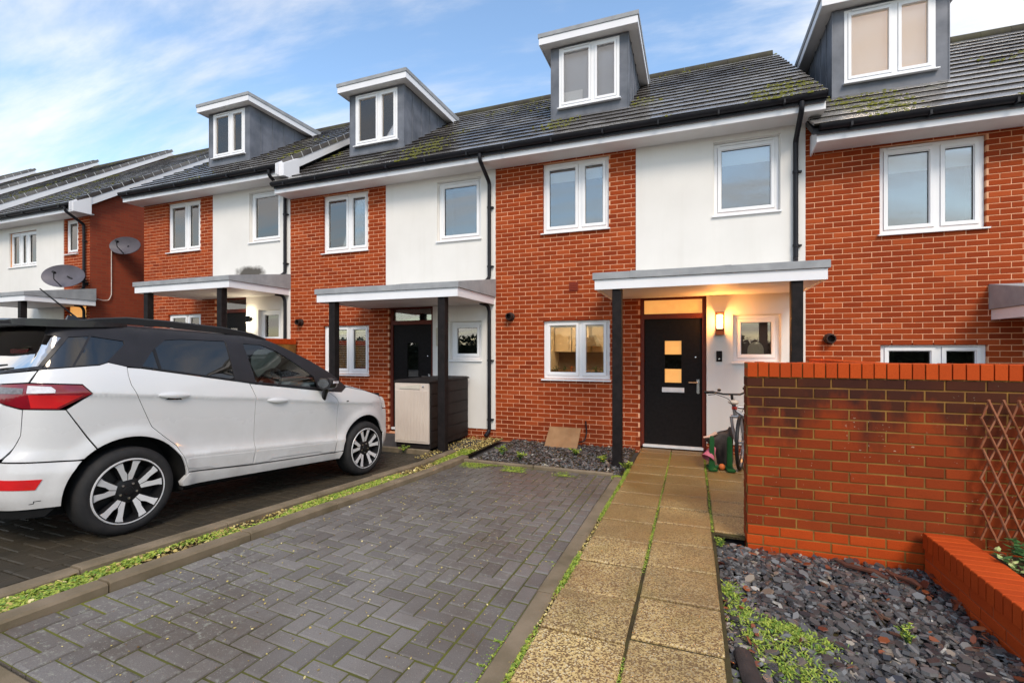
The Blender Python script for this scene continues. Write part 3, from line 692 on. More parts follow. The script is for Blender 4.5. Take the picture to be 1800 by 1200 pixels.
# B: the house in the middle
hB = house(-3.29, 0, 'middle terraced house with lit porch lamp, black front door and lit kitchen window', W=4.79, blind=(1., 'blind_grey'), lit=True, kitchen=True, over=(0, .16), sheet=True,
           gL=('roller', .13, 'blind_white'), eav=(0, 4.95), uR=('roller', .28, 'blind_white'), uL=('roller', .25, 'blind_white'))
hC = house(-8.05, 0, 'terraced house behind the white car, with venetian blinds and beige cabinet at its porch', dorm=(.93, 2.33), blind=(1., 'blind_white'), gL=('slats',), uL=('roller', .1, 'blind_grey'), uR=None, eav=(-.02, 4.76))
hD = house(-12.81, .36, 'terraced house with a dark soot mark on the render above its porch canopy', dorm=(1.27, 2.67), blind=(1., 'blind_white'), uL=('roller', 1., 'blind_white'), uR=None, rend='render_soot', barge_r=True, over=(.12, .14), gx=(0, .02), eav=(-.12, 4.87))
hA = house(1.50, -.43, 'brick terraced house at the right edge, behind the garden wall with trellis', dorm=(.505, 1.935), blind=(1., 'blind_cream_glow'), uL=('roller', .28, 'blind_white'), uR=None, posts=(False, False), endpipe=False, eav=(.075, 4.76), W=4.76, extra=[(0, .10, 4.76, 5.19)])
MB().box(.0, .10, .0045, .24, 4.801, 5.19).build('wall_return', 'mortar', hA)
# end board of the lower house's eaves, next to the middle house
MB().prism([(-.405, 4.75), (-.405, 4.93), (-.002, 4.99), (-.002, 4.71)], 'x', .055, .074).build('eaves_end', 'white_board', hA)
MB().prism([(-.46, 4.72), (-.46, 4.965), (-.05, 5.22), (-.05, 4.72)], 'x', 4.762+.14+.024, 4.762+.14+.15).build('eaves_end', 'white_board', hD)
# lower downpipes from the canopies
for h in (hC, hD): downpipe(h, 4.66, 2.36, .0, swan=False)
# vents, entry panel and other small fittings of the walls
def airbrick(root, x, z, s=.15):
    m = MB(); m.box(x-s/2, x+s/2, -.012, .01, z-s/2, z+s/2); a = airb = m.build('air_vent', 'vent_red', root)
    for k in range(4): MB().box(x-s/2+.015, x+s/2-.015, -.018, -.0125, z-s/2+.018+k*.032, z-s/2+.034+k*.032).build('vent_louvre', 'vent_red', a)
airbrick(hB, 1.42, 2.60)
MB().chbox(3.62, 3.70, -.035, -.012, 1.36, 1.52, .004).build('entry_keypad', 'door_black', hB)
p = MB(); p.lathe([(0, -.006), (.012, -.006), (.012, 0)], 12, 'y', (3.66, -.036, 1.40)); p.build('bell_button', 'chrome', hB)
# kitchen of the middle house: cupboards, hood, worktop, ceiling light
kx0, kx1, ky0, ky1 = .45, 2.40, .25, 2.6
k = MB(); k.add([(kx0,ky0,.2),(kx1,ky0,.2),(kx1,ky1,.2),(kx0,ky1,.2),(kx0,ky0,2.35),(kx1,ky0,2.35),(kx1,ky1,2.35),(kx0,ky1,2.35)], [(0,1,2,3),(7,6,5,4),(5,6,2,1),(6,7,3,2),(7,4,0,3)])
kr = k.build('kitchen', 'kitchen_cream', hB, fix=False)
x = kx0+.02
while x < kx1-.2:
    if not (.98 < x < 1.3): MB().box(x, x+.36, ky1-.36, ky1-.02, 1.50, 2.20).build('wall_cupboard', 'kitchen_cream', kr); MB().box(x+.31, x+.325, ky1-.385, ky1-.362, 1.55, 1.85).build('cupboard_handle', 'chrome', kr)
    MB().box(x, x+.36, ky1-.62, ky1-.02, .25, 1.08).build('base_cupboard', 'kitchen_dark', kr); x += .38
MB().box(kx0+.02, kx1-.02, ky1-.64, ky1-.03, 1.085, 1.12).build('worktop', 'kitchen_dark', kr)
MB().box(kx0+.02, kx1-.02, ky1-.03, ky1-.012, 1.125, 1.49).build('splashback', 'kitchen_dark', kr)
MB().loft([[(.95, ky1-.55, 1.62), (1.42, ky1-.55, 1.62), (1.42, ky1-.03, 1.62), (.95, ky1-.03, 1.62)], [(1.06, ky1-.32, 1.85), (1.3, ky1-.32, 1.85), (1.3, ky1-.03, 1.85), (1.06, ky1-.03, 1.85)]], 0, True).build('cooker_hood', 'chrome', kr)
MB().lathe([(0, 0), (.16, 0), (.16, -.05), (0, -.05)], 20, 'z', (1.3, 1.2, 2.34)).build('ceiling_light', 'kitchen_light', kr)
for i, (px_, mt) in enumerate(((1.02, 'leaf_dark'), (1.18, 'leaf_dark'), (1.30, 'ball_orange'), (1.72, 'leaf_dark'), (1.84, 'leaf_variegated'), (1.92, 'leaf_dark'))):
    q = MB()
    for t in range(26):
        a = random.uniform(0, 6.28); rr = random.uniform(.0, .05); c = Vector((px_+rr*math.cos(a), .34+rr*math.sin(a)*.6, 1.12+random.uniform(.0, .13))); d = Vector((random.uniform(-1, 1), random.uniform(-1, 1), random.uniform(0, 1.2))).normalized()*.03; e_ = d.cross(Vector((.3, .5, .8))).normalized()*.012
        q.add([c-e_, c+d*.5-e_*1.2, c+d, c+e_], [(0, 1, 2, 3)])
    q.box(px_-.035, px_+.035, .30, .37, 1.0, 1.115); q.build('sill_pot', mt, kr, fix=False)
# small blind/arched ornament in the cloakroom window
MB().prism([(4.06+.11*math.cos(a)+.11, 1.44+(.10+.14*math.sin(a) if math.sin(a) > 0 else .10)) if 0 else (4.17+.11*math.cos(a), 1.53+.13*math.sin(a)) for a in [math.pi*k/12 for k in range(13)]]+[(4.06, 1.42), (4.28, 1.42)], 'y', .15, .16).build('window_ornament', 'kitchen_cream', hB)
# louvred box by C's door
wb = thing('alarm_box', 'cream louvred box on the wall beside the door behind the storage cabinet', 'wall box', (-8.05+3.66, FY, 1.78))
MB().chbox(-.075, .075, -.085, -.013, -.17, .17, .012).build('casing', 'box_cream', wb)
for kz in range(6): MB().box(-.062, .062, -.098, -.086, -.14+kz*.048, -.115+kz*.048).build('louvre', 'box_cream', wb)

# ---- porch lamps
def porch_lamp(loc, label, glow, power, col):
    t = thing('wall_lamp', label, 'lamp', loc)
    m = MB(); m.box(-.055, .055, -.018, .0, -.17, .17); m.box(-.06, .06, -.13, -.018, -.17, -.09); m.build('backplate', 'lamp_bronze', t)
    m = MB(); frame_rect(m, -.062, .062, -.09, .165, .012, -.138, -.128); m.box(-.062, .062, -.13, -.012, .153, .168); m.build('cage', 'lamp_bronze', t)
    MB().lathe([(0, -.085), (.042, -.085), (.042, .13), (0, .13)], 20, 'z', (0, -.075, 0)).build('glass_shade', glow, t, 40)
    ld = bpy.data.lights.new('porch_light', 'POINT'); ld.energy = power; ld.color = col; ld.shadow_soft_size = .05; ld.specular_factor = 0
    lo = bpy.data.objects.new('bulb', ld); COL.objects.link(lo); lo.parent = t; lo.location = (0, -.16, .05)
    return t
porch_lamp((-3.29+3.665, FY-.012, 1.93), 'lit amber lantern on the wall beside the black front door', 'lamp_glow', 19, (1, .38, .08))
t = thing('wall_lamp', 'lit round up and down light beside the door left of the car roof', 'lamp', (-12.81+3.62, FY-.012, .36+1.86))
m = MB(); m.lathe([(.0, -.07), (.045, -.07), (.045, .07), (0, .07)], 20, 'z', (0, -.07, 0)); m.box(-.03, .03, -.03, 0, -.04, .04); m.build('casing', 'trim_black', t, 40)
for zz in (-.074, .074): MB().lathe([(0, -.004), (.036, -.004), (.036, .004), (0, .004)], 16, 'z', (0, -.07, zz)).build('lens', 'lamp_glow_white', t)
for zz, e_ in ((.14, 3.0), (-.14, 3.0)):
    ld = bpy.data.lights.new('porch_light', 'POINT'); ld.energy = e_; ld.color = (1, .85, .6); ld.shadow_soft_size = .03; ld.specular_factor = 0
    lo = bpy.data.objects.new('bulb', ld); COL.objects.link(lo); lo.parent = t; lo.location = (0, -.10, zz)

# ---- the row further left: deeper houses stepping up the hill
def far_house(x0, zb, label, front=False):
    base = (x0, FY, zb); root = thing('terraced_house', label, 'house', base); W = UW; ry = 5.1
    if front:
        holes = [(.96, 2.34, 3.60, 4.60), (3.70, 4.25, 3.80, 4.73), (3.68, 4.60, -.05, 2.375)]
        bricks(root, [(3.63, W, -.33, 4.76)], holes, 0, base, 300, W=W)
        rp = MB(); cells(rp, .002, 3.628, -.012, .02, -.3, 4.757, holes); rp.build('render_panel', 'render', root)
        window(root, .964, 2.336, 3.604, 4.596, split=[.36, .62]); window(root, 3.704, 4.246, 3.804, 4.726, vent=False)
        d = MB(); d.box(3.70, 4.58, .07, .12, 0, 2.05); dr = d.build('door', 'door_frame', root); MB().box(3.78, 4.50, .065, .075, 2.07, 2.36).build('transom_pane', 'amber_glass', dr)
        canopy(root, 2.40, 5.02, (True, True)); downpipe(root, 4.62, 4.87, 2.72); downpipe(root, 4.62, 2.36, 0, swan=False)
        g = MB(); zr = EZ+.70*(ry-EYL)-.14; g.prism([(.005, -.4), (.005, 5.25), (ry, zr), (2*ry, 5.25), (2*ry, -.4)], 'x', W-.02, W+.004); g.build('gable_wall', 'gable_brick', root)
    else:
        MB().box(.002, W, .0, .24, -.4, 4.8).build('wall', 'render', root)
        window(root, .96, 2.34, 3.60, 4.60, y=-.03, split=[.36, .62], openroom=True); window(root, 3.5, 4.2, 3.7, 4.65, y=-.03, vent=False, openroom=True)
        g = MB(); zr = EZ+.70*(ry-EYL)-.14; g.prism([(.25, -.4), (.25, 5.25), (ry, zr), (2*ry, 5.25), (2*ry, -.4)], 'x', W-.02, W-.004); g.build('gable_wall', 'gable_brick', root)
    shell(root, W, ry, 'gable_brick')
    eaves(root, W, 0, W+.15, gx=(0, .02)); roof(root, W, ry, None, barge_r=True, over_r=.16, base=base, limit=260)
    MB().prism([(-.46, 4.74), (-.46, 4.97), (-.06, 5.2), (-.06, 4.74)], 'x', W+.184, W+.20).build('eaves_end', 'white_board', root)
    return root
m, nt, b, o = newmat('gable_brick')
g = nd(nt, 'ShaderNodeNewGeometry'); sp = nd(nt, 'ShaderNodeSeparateXYZ'); nt.links.new(g.outputs['Position'], sp.inputs[0]); cb = nd(nt, 'ShaderNodeCombineXYZ'); nt.links.new(sp.outputs[1], cb.inputs[0]); nt.links.new(sp.outputs[2], cb.inputs[1])
bt = nd(nt, 'ShaderNodeTexBrick'); bt.inputs['Scale'].default_value = 1; bt.inputs['Brick Width'].default_value = .225; bt.inputs['Row Height'].default_value = .075; bt.inputs['Mortar Size'].default_value = .005
bt.inputs['Color1'].default_value = (.30, .045, .013, 1); bt.inputs['Color2'].default_value = (.24, .034, .011, 1); bt.inputs['Mortar'].default_value = (.22, .07, .03, 1)
nt.links.new(cb.outputs[0], bt.inputs['Vector']); nt.links.new(bt.outputs[0], b.inputs['Base Color']); b.inputs['Roughness'].default_value = .8
far_house(-19.76, .36, 'end house with two satellite dishes and plain brick gable wall, left of the car', True)
far_house(-24.52, .63, 'house beyond the gable, only its tiled roof and white verge board in view')
far_house(-29.28, .90, 'second roof with white verge board stepping up beyond the gable house')
far_house(-34.04, 1.17, 'farthest tiled roof at the left edge of the picture')

# satellite dishes
def dish(loc, w, h, yawd, tilt, label, arm_to):
    t = thing('satellite_dish', label, 'satellite dish', loc)
    m = MB(); rings = []
    for i in range(7):
        q = i/6; rings.append([(q*w/2*math.cos(a), .10*(1-q*q), q*h/2*math.sin(a)) for a in [2*math.pi*k/32 for k in range(32)]])
    m.loft(rings[1:]); m.f.append(tuple(range(31, -1, -1))); m.m.append(0)
    back = [[(x, y+.018, z) for x, y, z in r] for r in rings[1:]]; m.loft(back); m.f.append(tuple(len(m.v)-32*6+k for k in range(32))); m.m.append(0); m.loft([rings[6], back[5]])
    d = m.build('reflector', 'dish_grey', t, 40, fix=True); d.rotation_euler = (tilt, 0, yawd)
    f = MB(); f.tube([(0, .02, -h/2+.02), (0, -.26, -h*.32), (0, -.30, -.06)], .012, 6); f.lathe([(0, -.04), (.03, -.04), (.03, .04), (0, .04)], 10, 'y', (0, -.30, -.03)); a = f.build('feed_arm', 'trim_black', t, 40); a.rotation_euler = (tilt, 0, yawd)
    b_ = MB(); b_.tube(tubepath([(0, .09, 0), (arm_to[0]*.6, .12, -.05), arm_to]), .016, 8); b_.lathe([(0, -.01), (.05, -.01), (.05, .01), (0, .01)], 10, 'y', arm_to); b_.build('mount', 'trim_black', t, 40)
    return t
dish((-15.25, 7.38, 3.46), 1.0, .62, R(30), R(-14), 'large oval satellite dish mounted at the corner above the porch canopy', (.16, .44, -.16))
dish((-14.62, 8.45, 4.42), .80, .52, R(26), R(-14), 'smaller satellite dish fixed to the brick gable wall', (-.34, .12, .06))
m = MB(); m.tube(tubepath([(.01, .02, .1), (.012, .02, -.6), (.012, .02, -1.25), (.02, -.05, -1.40), (.012, -.2, -1.42), (.012, -.42, -1.36), (.02, -.50, -1.15)]), .011, 6); tag(m.build('cable', 'cable_white', None, 40, (-14.98, 8.3, 4.3)), 'white cable looping from the gable dish down the brick wall', 'cable')
# ------------------------------------------------------------------ ground, drive, path, beds
def lerp(a, b, t): return a+(b-a)*t
def gnd(x, y):
    yy = max(y, 1.0)
    zl = .057*max(0, 5.6-yy)-.0; zr = .016*(7.83-min(yy, 9))-.02
    t = min(max((x+3.0)/2.15, 0), 1)
    return lerp(zl, zr, t)
def gtilt(x, y):
    dx = (gnd(x+.05, y)-gnd(x-.05, y))/.1; dy = (gnd(x, y+.05)-gnd(x, y-.05))/.1
    return (math.atan(dy), -math.atan(dx), 0)
xs = [-400, -150, -60, -40]+[-30+i for i in range(0, 22)]+[-8+.5*i for i in range(0, 26)]+[5+i for i in range(0, 11)]+[20, 40, 90, 200, 400]
ys = [-400, -150, -60, -25, -12, -6, -3, -1]+[0+.5*i for i in range(0, 20)]+[10, 13, 20, 40, 90, 200, 400]
mb = MB()
for y in ys:
    for x in xs: mb.v.append((x, y, gnd(x, y)-(.03 if y < 1.05 else .085)-(.02 if 0.15 < x < 1.5 and 1 < y < 4.2 else 0)))
for j in range(len(ys)-1):
    for i in range(len(xs)-1):
        a = j*len(xs)+i; mb.f.append((a, a+1, a+1+len(xs), a+len(xs))); mb.m.append(0)
tag(mb.build('ground', 'asphalt', None, 30), kind='structure')
def sheet(name, x0, x1, y0, y1, dz, mat, n=10, kind='structure', parent=None):
    m = MB(); nx = n; ny = n*2
    for j in range(ny+1):
        for i in range(nx+1):
            x = lerp(x0, x1, i/nx); y = lerp(y0, y1, j/ny); m.v.append((x, y, gnd(x, y)+dz))
    for j in range(ny):
        for i in range(nx):
            a = j*(nx+1)+i; m.f.append((a, a+1, a+nx+2, a+nx+1)); m.m.append(0)
    return tag(m.build(name, mat, parent, 60), kind=kind)
PAVER = piece_mesh('paver', 'paver', .1935, .0935, .05, .006, '+z')
def herringbone(x0, x1, y0, y1, skip=None):
    out = []; c = .1; nx = int(round((x1-x0)/c)); ny = int(round((y1-y0)/c)); c_x = (x1-x0)/nx; c_y = (y1-y0)/ny
    for i in range(-1, nx+1):
        for j in range(-1, ny+1):
            k = (i-j) % 4
            if k == 0: ax0, ax1, ay0, ay1, rot = i, i+2, j, j+1, 0
            elif k == 3: ax0, ax1, ay0, ay1, rot = i, i+1, j, j+2, 1
            else: continue
            ax0, ax1, ay0, ay1 = max(ax0, 0), min(ax1, nx), max(ay0, 0), min(ay1, ny)
            if ax1 <= ax0 or ay1 <= ay0: continue
            out.append((x0+ax0*c_x, x0+ax1*c_x, y0+ay0*c_y, y0+ay1*c_y, rot))
    return out
def paver_items(rects, dz=0):
    it = []
    for a, b, c, d, rot in rects:
        x, y = (a+b)/2, (c+d)/2; tx, ty, _ = gtilt(x, y); lx, ly = b-a, d-c
        j = [random.uniform(-.007, .007), random.uniform(-.007, .007)]
        z = gnd(x, y)+dz+random.uniform(-.0025, .0025)
        if rot: it.append(((x, y, z), (tx+j[0], ty+j[1], 0), ((lx-.008)/.1935, (ly-.008)/.0935, 1)))
        else: it.append(((x, y, z), (tx+j[0], ty+j[1], 0), ((lx-.008)/.1935, (ly-.008)/.0935, 1)))
    return it
DX0, DX1, DY0, DY1 = -2.95, -.885, 1.10, 5.80
drv = sheet('driveway', DX0-.0, DX1+.0, DY0, DY1+.05, -.0065, 'paver_joint')
rects = herringbone(DX0+.01, DX1-.215, DY0, DY1)
for col_ in range(2):
    y = DY0-(.1 if col_ else 0)
    while y < DY1:
        a, b = max(y, DY0), min(y+.2, DY1)
        if b-a > .03: rects.append((DX1-.21+col_*.105, DX1-.21+col_*.105+.105, a, b, 1))
        y += .2
pieces('paver', PAVER, paver_items(rects), drv, 300, 'paving')
drv2 = sheet('driveway', -6.3, -3.43, DY0, 6.25, -.052, 'joint_old')
PAVER_OLD = piece_mesh('paver', 'paver_old', .1935, .0935, .05, .006, '+z')
pieces('paver', PAVER_OLD, paver_items(herringbone(-6.3, -3.44, DY0, 6.2), -.04), drv2, 0, 'paving')
drv3 = sheet('driveway', -10.9, -6.45, DY0, 6.0, -.045, 'paver_old')
# kerbs
def kerb(p0, p1, w, top, L=.915, h=.14, mat='kerb_concrete', parent=None):
    """row of kerb stones from p0 to p1 (centre line), top above the local ground"""
    p0, p1 = Vector(p0), Vector(p1); n = max(1, round((p1-p0).length/L)); d = (p1-p0)/n; ang = math.atan2(d.y, d.x)
    root = bpy.data.objects.new('kerb', None); COL.objects.link(root); root['kind'] = 'structure'
    for i in range(n):
        a, b = p0+d*i, p0+d*(i+1); za, zb_ = gnd(a.x, a.y)+top, gnd(b.x, b.y)+top
        l = (b-a).length-.008; m = MB(); c = .012; hw = w/2
        def ring(x, z): return [(x, -hw, z-h), (x, hw, z-h), (x, hw, z-c), (x, hw-c, z), (x, -hw+c, z), (x, -hw, z-c)]
        j = random.uniform(-.004, .004)
        m.loft([ring(-l/2, za-(za+zb_)/2+j), ring(-l/2+.01, za-(za+zb_)/2+j+.002), ring(l/2, zb_-(za+zb_)/2+j)], 0, True)
        mid = (a+b)/2
        put('kerb_stone', m.mesh('kerb_stone', mat), root, (mid.x+random.uniform(-.004, .004), mid.y, (za+zb_)/2), (0, 0, ang+random.uniform(-.004, .004)))
    return root
kerb((-.83, .75), (-.83, 5.72), .105, .012)                       # right edge of the drive
kerb((-3.015, .75), (-3.015, 6.05), .115, .045)                   # left edge
kerb((-3.365, .75), (-3.365, 6.35), .11, .040)
kerb((-3.02+.07, 5.90), (-.90, 5.80), .05, .035, .95)             # edging of the slate bed
kerb((-6.3, 6.28), (-3.72, 6.28), .05, .02, .9)
kerb((-6.38, .95), (-6.38, 6.2), .11, .02); kerb((-10.9, 1.03), (-6.45, 1.03), .12, .0); kerb((-6.3, 1.03), (-3.45, 1.03), .12, .0); kerb((-2.93, 1.03), (-.9, 1.03), .12, .0)
# path slabs
SLAB = piece_mesh('slab', 'slab', .437, .437, .05, .007, '+z')
pth = sheet('path', -.765, .165, .9, 7.80, -.002, 'soil')
for ci, (xa, off) in enumerate(((-.755, .02), (-.302, .09))):
    y = .55+off
    while y < 7.70:
        h = .455; a, b = y, min(y+h, 7.765)
        if b-a > .1:
            x = xa+.2235; yy = (a+b)/2; tx, ty, _ = gtilt(x, yy)
            put('slab', SLAB, pth, (x+random.uniform(-.004, .004), yy, gnd(x, yy)+.012+random.uniform(-.004, .004)), (tx+random.uniform(-.008, .008), ty+random.uniform(-.008, .008), random.uniform(-.006, .006)), (1, (b-a-.022)/.437, 1))
        y += h
pt2 = sheet('path', .166, 1.45, 4.20, 7.80, -.008, 'soil')
for xa in (.158, .615, 1.07):
    y = 4.25+(0 if xa < .5 else .1)
    while y < 7.7:
        b = min(y+.455, 7.765); x, yy = xa+.2235, (y+b)/2; tx, ty, _ = gtilt(x, yy)
        put('slab', SLAB, pt2, (x, yy, gnd(x, yy)+.004+random.uniform(-.005, .005)), (tx+random.uniform(-.008, .008), ty+random.uniform(-.008, .008), random.uniform(-.006, .006)), (1, (b-y-.022)/.437, 1)); y += .455
# beds
def slatez(x, y): return gnd(x, y)-.065+.03*mnoise.noise(Vector((x*1.7, y*1.7, 3)))
bed = sheet('garden_bed', .155, 1.52, .6, 4.25, -.085, 'soil')
bed2 = sheet('garden_bed', -2.95, -.85, 5.84, 7.83, -.045, 'soil')
bed3 = sheet('garden_bed', -3.31, -3.07, .75, 7.7, -.01, 'soil', 4)
# slate chips
def chips(name, n, area, zf, smin, smax, mat, label, thick=.2, tilt=.35, dens=None, parent=None):
    m = MB(); k = 0
    while k < n:
        x, y = random.uniform(area[0], area[1]), random.uniform(area[2], area[3])
        if dens and random.random() > dens(x, y): continue
        k += 1; s = random.uniform(smin, smax)*random.choice((1, 1, .7, 1.25)); a0 = random.uniform(0, 6.28); el = random.uniform(.45, .85); nn = random.choice((5, 6, 7))
        T = s*thick*random.uniform(.5, 1.3); base = [(s*.5*math.cos(2*math.pi*i/nn)*random.uniform(.75, 1.1), s*.5*el*math.sin(2*math.pi*i/nn)*random.uniform(.75, 1.1)) for i in range(nn)]
        M = Matrix.Translation((x, y, zf(x, y)+random.uniform(0, s*.35))) @ Matrix.Rotation(random.gauss(0, tilt*.7), 4, 'X') @ Matrix.Rotation(random.gauss(0, tilt), 4, 'Y') @ Matrix.Rotation(a0, 4, 'Z')
        top = [M @ Vector((p[0]*.93, p[1]*.93, T/2)) for p in base]; bot = [M @ Vector((p[0], p[1], -T/2)) for p in base]
        o = len(m.v); m.v += [tuple(p) for p in bot+top]; m.f.append(tuple(o+nn+i for i in range(nn))); m.m.append(0)
        for i in range(nn): j = (i+1) % nn; m.f.append((o+i, o+j, o+nn+j, o+nn+i)); m.m.append(0)
    return tag(m.build(name, mat, parent, fix=False), label, None, kind='stuff')
chips('slate_chippings', 9800, (.17, 1.50, 1.25, 4.10), slatez, .022, .070, 'slate', 'blue grey slate chippings in the front garden bed')
chips('slate_chippings', 3600, (-2.93, -.86, 5.86, 7.80), lambda x, y: gnd(x, y)-.03, .022, .055, 'slate', 'dark slate chippings below the kitchen window')
chips('leaf_litter', 2600, (-3.31, -3.07, .8, 7.6), lambda x, y: gnd(x, y)+.005, .012, .034, 'litter', 'pale leaf litter between the two kerbs', .12, .5)
chips('leaf_litter', 1300, (-.79, -.745, .9, 5.9), lambda x, y: gnd(x, y)-.004, .010, .022, 'litter', 'leaf litter along the path edge', .12, .5)
chips('leaf_litter', 900, (-3.75, -3.1, 5.9, 7.75), lambda x, y: gnd(x, y)-.02, .014, .035, 'litter', 'leaf litter beside the storage cabinet', .12, .5)
chips('fallen_bits', 700, (-2.9, -.95, 1.2, 5.75), lambda x, y: gnd(x, y)+.003, .006, .013, 'litter', 'tiny fallen seeds scattered over the drive', .3, .3)
chips('dead_leaves', 170, (.17, 1.5, 1.3, 4.1), lambda x, y: slatez(x, y)+.03, .03, .07, 'red_leaf', 'brown dead leaves lying on the slate', .05, .5, dens=lambda x, y: 1 if x < .32 or y > 3.75 or x > 1.35 else .12)
# green growth
def tufts(name, n, spots, mat, label, blade=(.02, .06), wid=.010, flat=.6):
    """spots: function giving (x, y, z)"""
    m = MB()
    for _ in range(n):
        x, y, z = spots(); a = random.uniform(0, 6.28); L = random.uniform(*blade); up = random.uniform(.15, 1) * (1-flat)+.25
        d = Vector((math.cos(a), math.sin(a), up)).normalized()*L; s = Vector((-math.sin(a), math.cos(a), random.uniform(-.3, .3)))*wid*random.uniform(.6, 1.3); p = Vector((x, y, z))
        m.add([p, p+d*.5-s, p+d+Vector((0, 0, -L*.15)), p+d*.5+s], [(0, 1, 2, 3)])
    return tag(m.build(name, mat, None, fix=False), label, kind='stuff')
def strip(x0, x1, y0, y1, dz, thr):
    def f():
        while True:
            x, y = random.uniform(x0, x1), random.uniform(y0, y1)
            if mnoise.noise(Vector((x*3, y*1.3, 7.3)))+random.uniform(-.15, .15) > thr: return x, y, gnd(x, y)+dz
    return f
tufts('moss_growth', 20000, strip(-3.30, -3.08, .8, 6.6, .008, -.22), 'weed', 'bright green moss and weeds between the two kerbs', (.012, .035), .007)
tufts('moss_growth', 5200, strip(-.785, -.745, 1.0, 6.3, .004, -.12), 'weed', 'bright green moss along the left edge of the path', (.010, .028), .005)
tufts('moss_growth', 2600, strip(-.314, -.298, 1.0, 7.6, .005, -.2), 'weed', 'thin moss line in the joint of the path', (.008, .018), .004)
tufts('moss_growth', 1500, strip(.142, .160, 4.2, 7.6, .004, -.25), 'weed', 'thin moss line between the path and the slabs by the wall', (.008, .018), .004)
tufts('moss_growth', 2600, strip(-2.9, -.8, 5.55, 5.84, .002, .06), 'weed', 'moss at the far end of the drive', (.008, .022), .006)
tufts('moss_growth', 900, strip(-.93, -.88, 1.1, 3.2, -.004, .1), 'weed', 'moss along the right kerb of the drive', (.008, .022), .005)
def clusters(cs, zf):
    def f():
        cx, cy, sx, sy, rot = random.choice(cs); u, v = random.gauss(0, sx), random.gauss(0, sy)
        x, y = cx+u*math.cos(rot)-v*math.sin(rot), cy+u*math.sin(rot)+v*math.cos(rot); x = min(max(x, .165), 1.48); return x, y, zf(x, y)+.02
    return f
bedw = [(.33, 2.78, .05, .09, 0), (.47, 2.92, .09, .04, -.5), (.47, 2.92, .09, .04, -.5), (.55, 2.83, .07, .05, -.6), (.48, 2.62, .09, .05, -.9), (.42, 2.50, .09, .05, -.9), (.25, 3.05, .04, .08, 0), (.22, 3.3, .03, .05, 0), (.21, 2.25, .03, .12, 0), (.33, 2.12, .08, .06, 0), (.3, 2.02, .10, .05, 0), (.62, 2.42, .10, .05, -.5)]
tufts('weeds', 5200, clusters(bedw, slatez), 'weed', 'low green weeds spreading over the slate', (.012, .040), .0045, .3)
def plant(loc, n, h, spread, mat, label, leaf=(.03, .05), name='weed_plant', cat='plant'):
    t = thing(name, label, cat, loc); st = MB(); lv = MB()
    for k in range(n):
        a = random.uniform(0, 6.28); tip = Vector((math.cos(a)*spread*random.uniform(.3, 1), math.sin(a)*spread*random.uniform(.3, 1), h*random.uniform(.5, 1)))
        mid = tip*.5+Vector((0, 0, h*.15)); st.tube([(0, 0, -.02), mid, tip], [.004, .003, .0015], 5)
        for j in range(9):
            q = random.uniform(.25, 1); p = mid*(2*q*(1-q))+tip*(q*q); b = random.uniform(0, 6.28); L = random.uniform(*leaf)
            d = Vector((math.cos(b), math.sin(b), random.uniform(-.2, .7))).normalized()*L; s = d.cross(Vector((0, 0, 1))).normalized()*L*.28
            lv.add([p, p+d*.35-s, p+d*.75-s*.7+Vector((0, 0, -.004)), p+d, p+d*.75+s*.7+Vector((0, 0, -.004)), p+d*.35+s], [(0, 1, 2, 3), (0, 3, 4, 5)])
    st.build('stem', 'leaf_dark', t, 40); lv.build('foliage', mat, t, fix=False); return t
for i, (x, y, h, lab) in enumerate(((1.05, 3.05, .12, 'small fern-like weed in the middle of the slate bed'), (1.16, 2.62, .05, 'tiny green seedling near the planter wall in the slate bed'), (.20, 4.02, .10, 'green weed where the slabs meet the garden wall corner'))):
    plant((x, y, slatez(x, y)), 7, h, .05, 'weed', lab, (.015, .03))
for x, y, h, lab in ((-2.65, 6.55, .14, 'spiky weed at the left end of the bed below the wall'), (-2.3, 6.35, .12, 'dry weed beside the left end of the drive edging'), (-1.62, 6.95, .09, 'small weed near the leaning board'), (-1.15, 6.55, .12, 'leafy weed left of the porch post in the slate bed'), (-.80, 6.25, .13, 'bright green weed at the foot of the porch post'), (-4.15, 6.22, .10, 'green weed at the foot of the beige cabinet')):
    plant((x, y, gnd(x, y)-.01), 9, h, .11, 'weed', lab, (.025, .05))
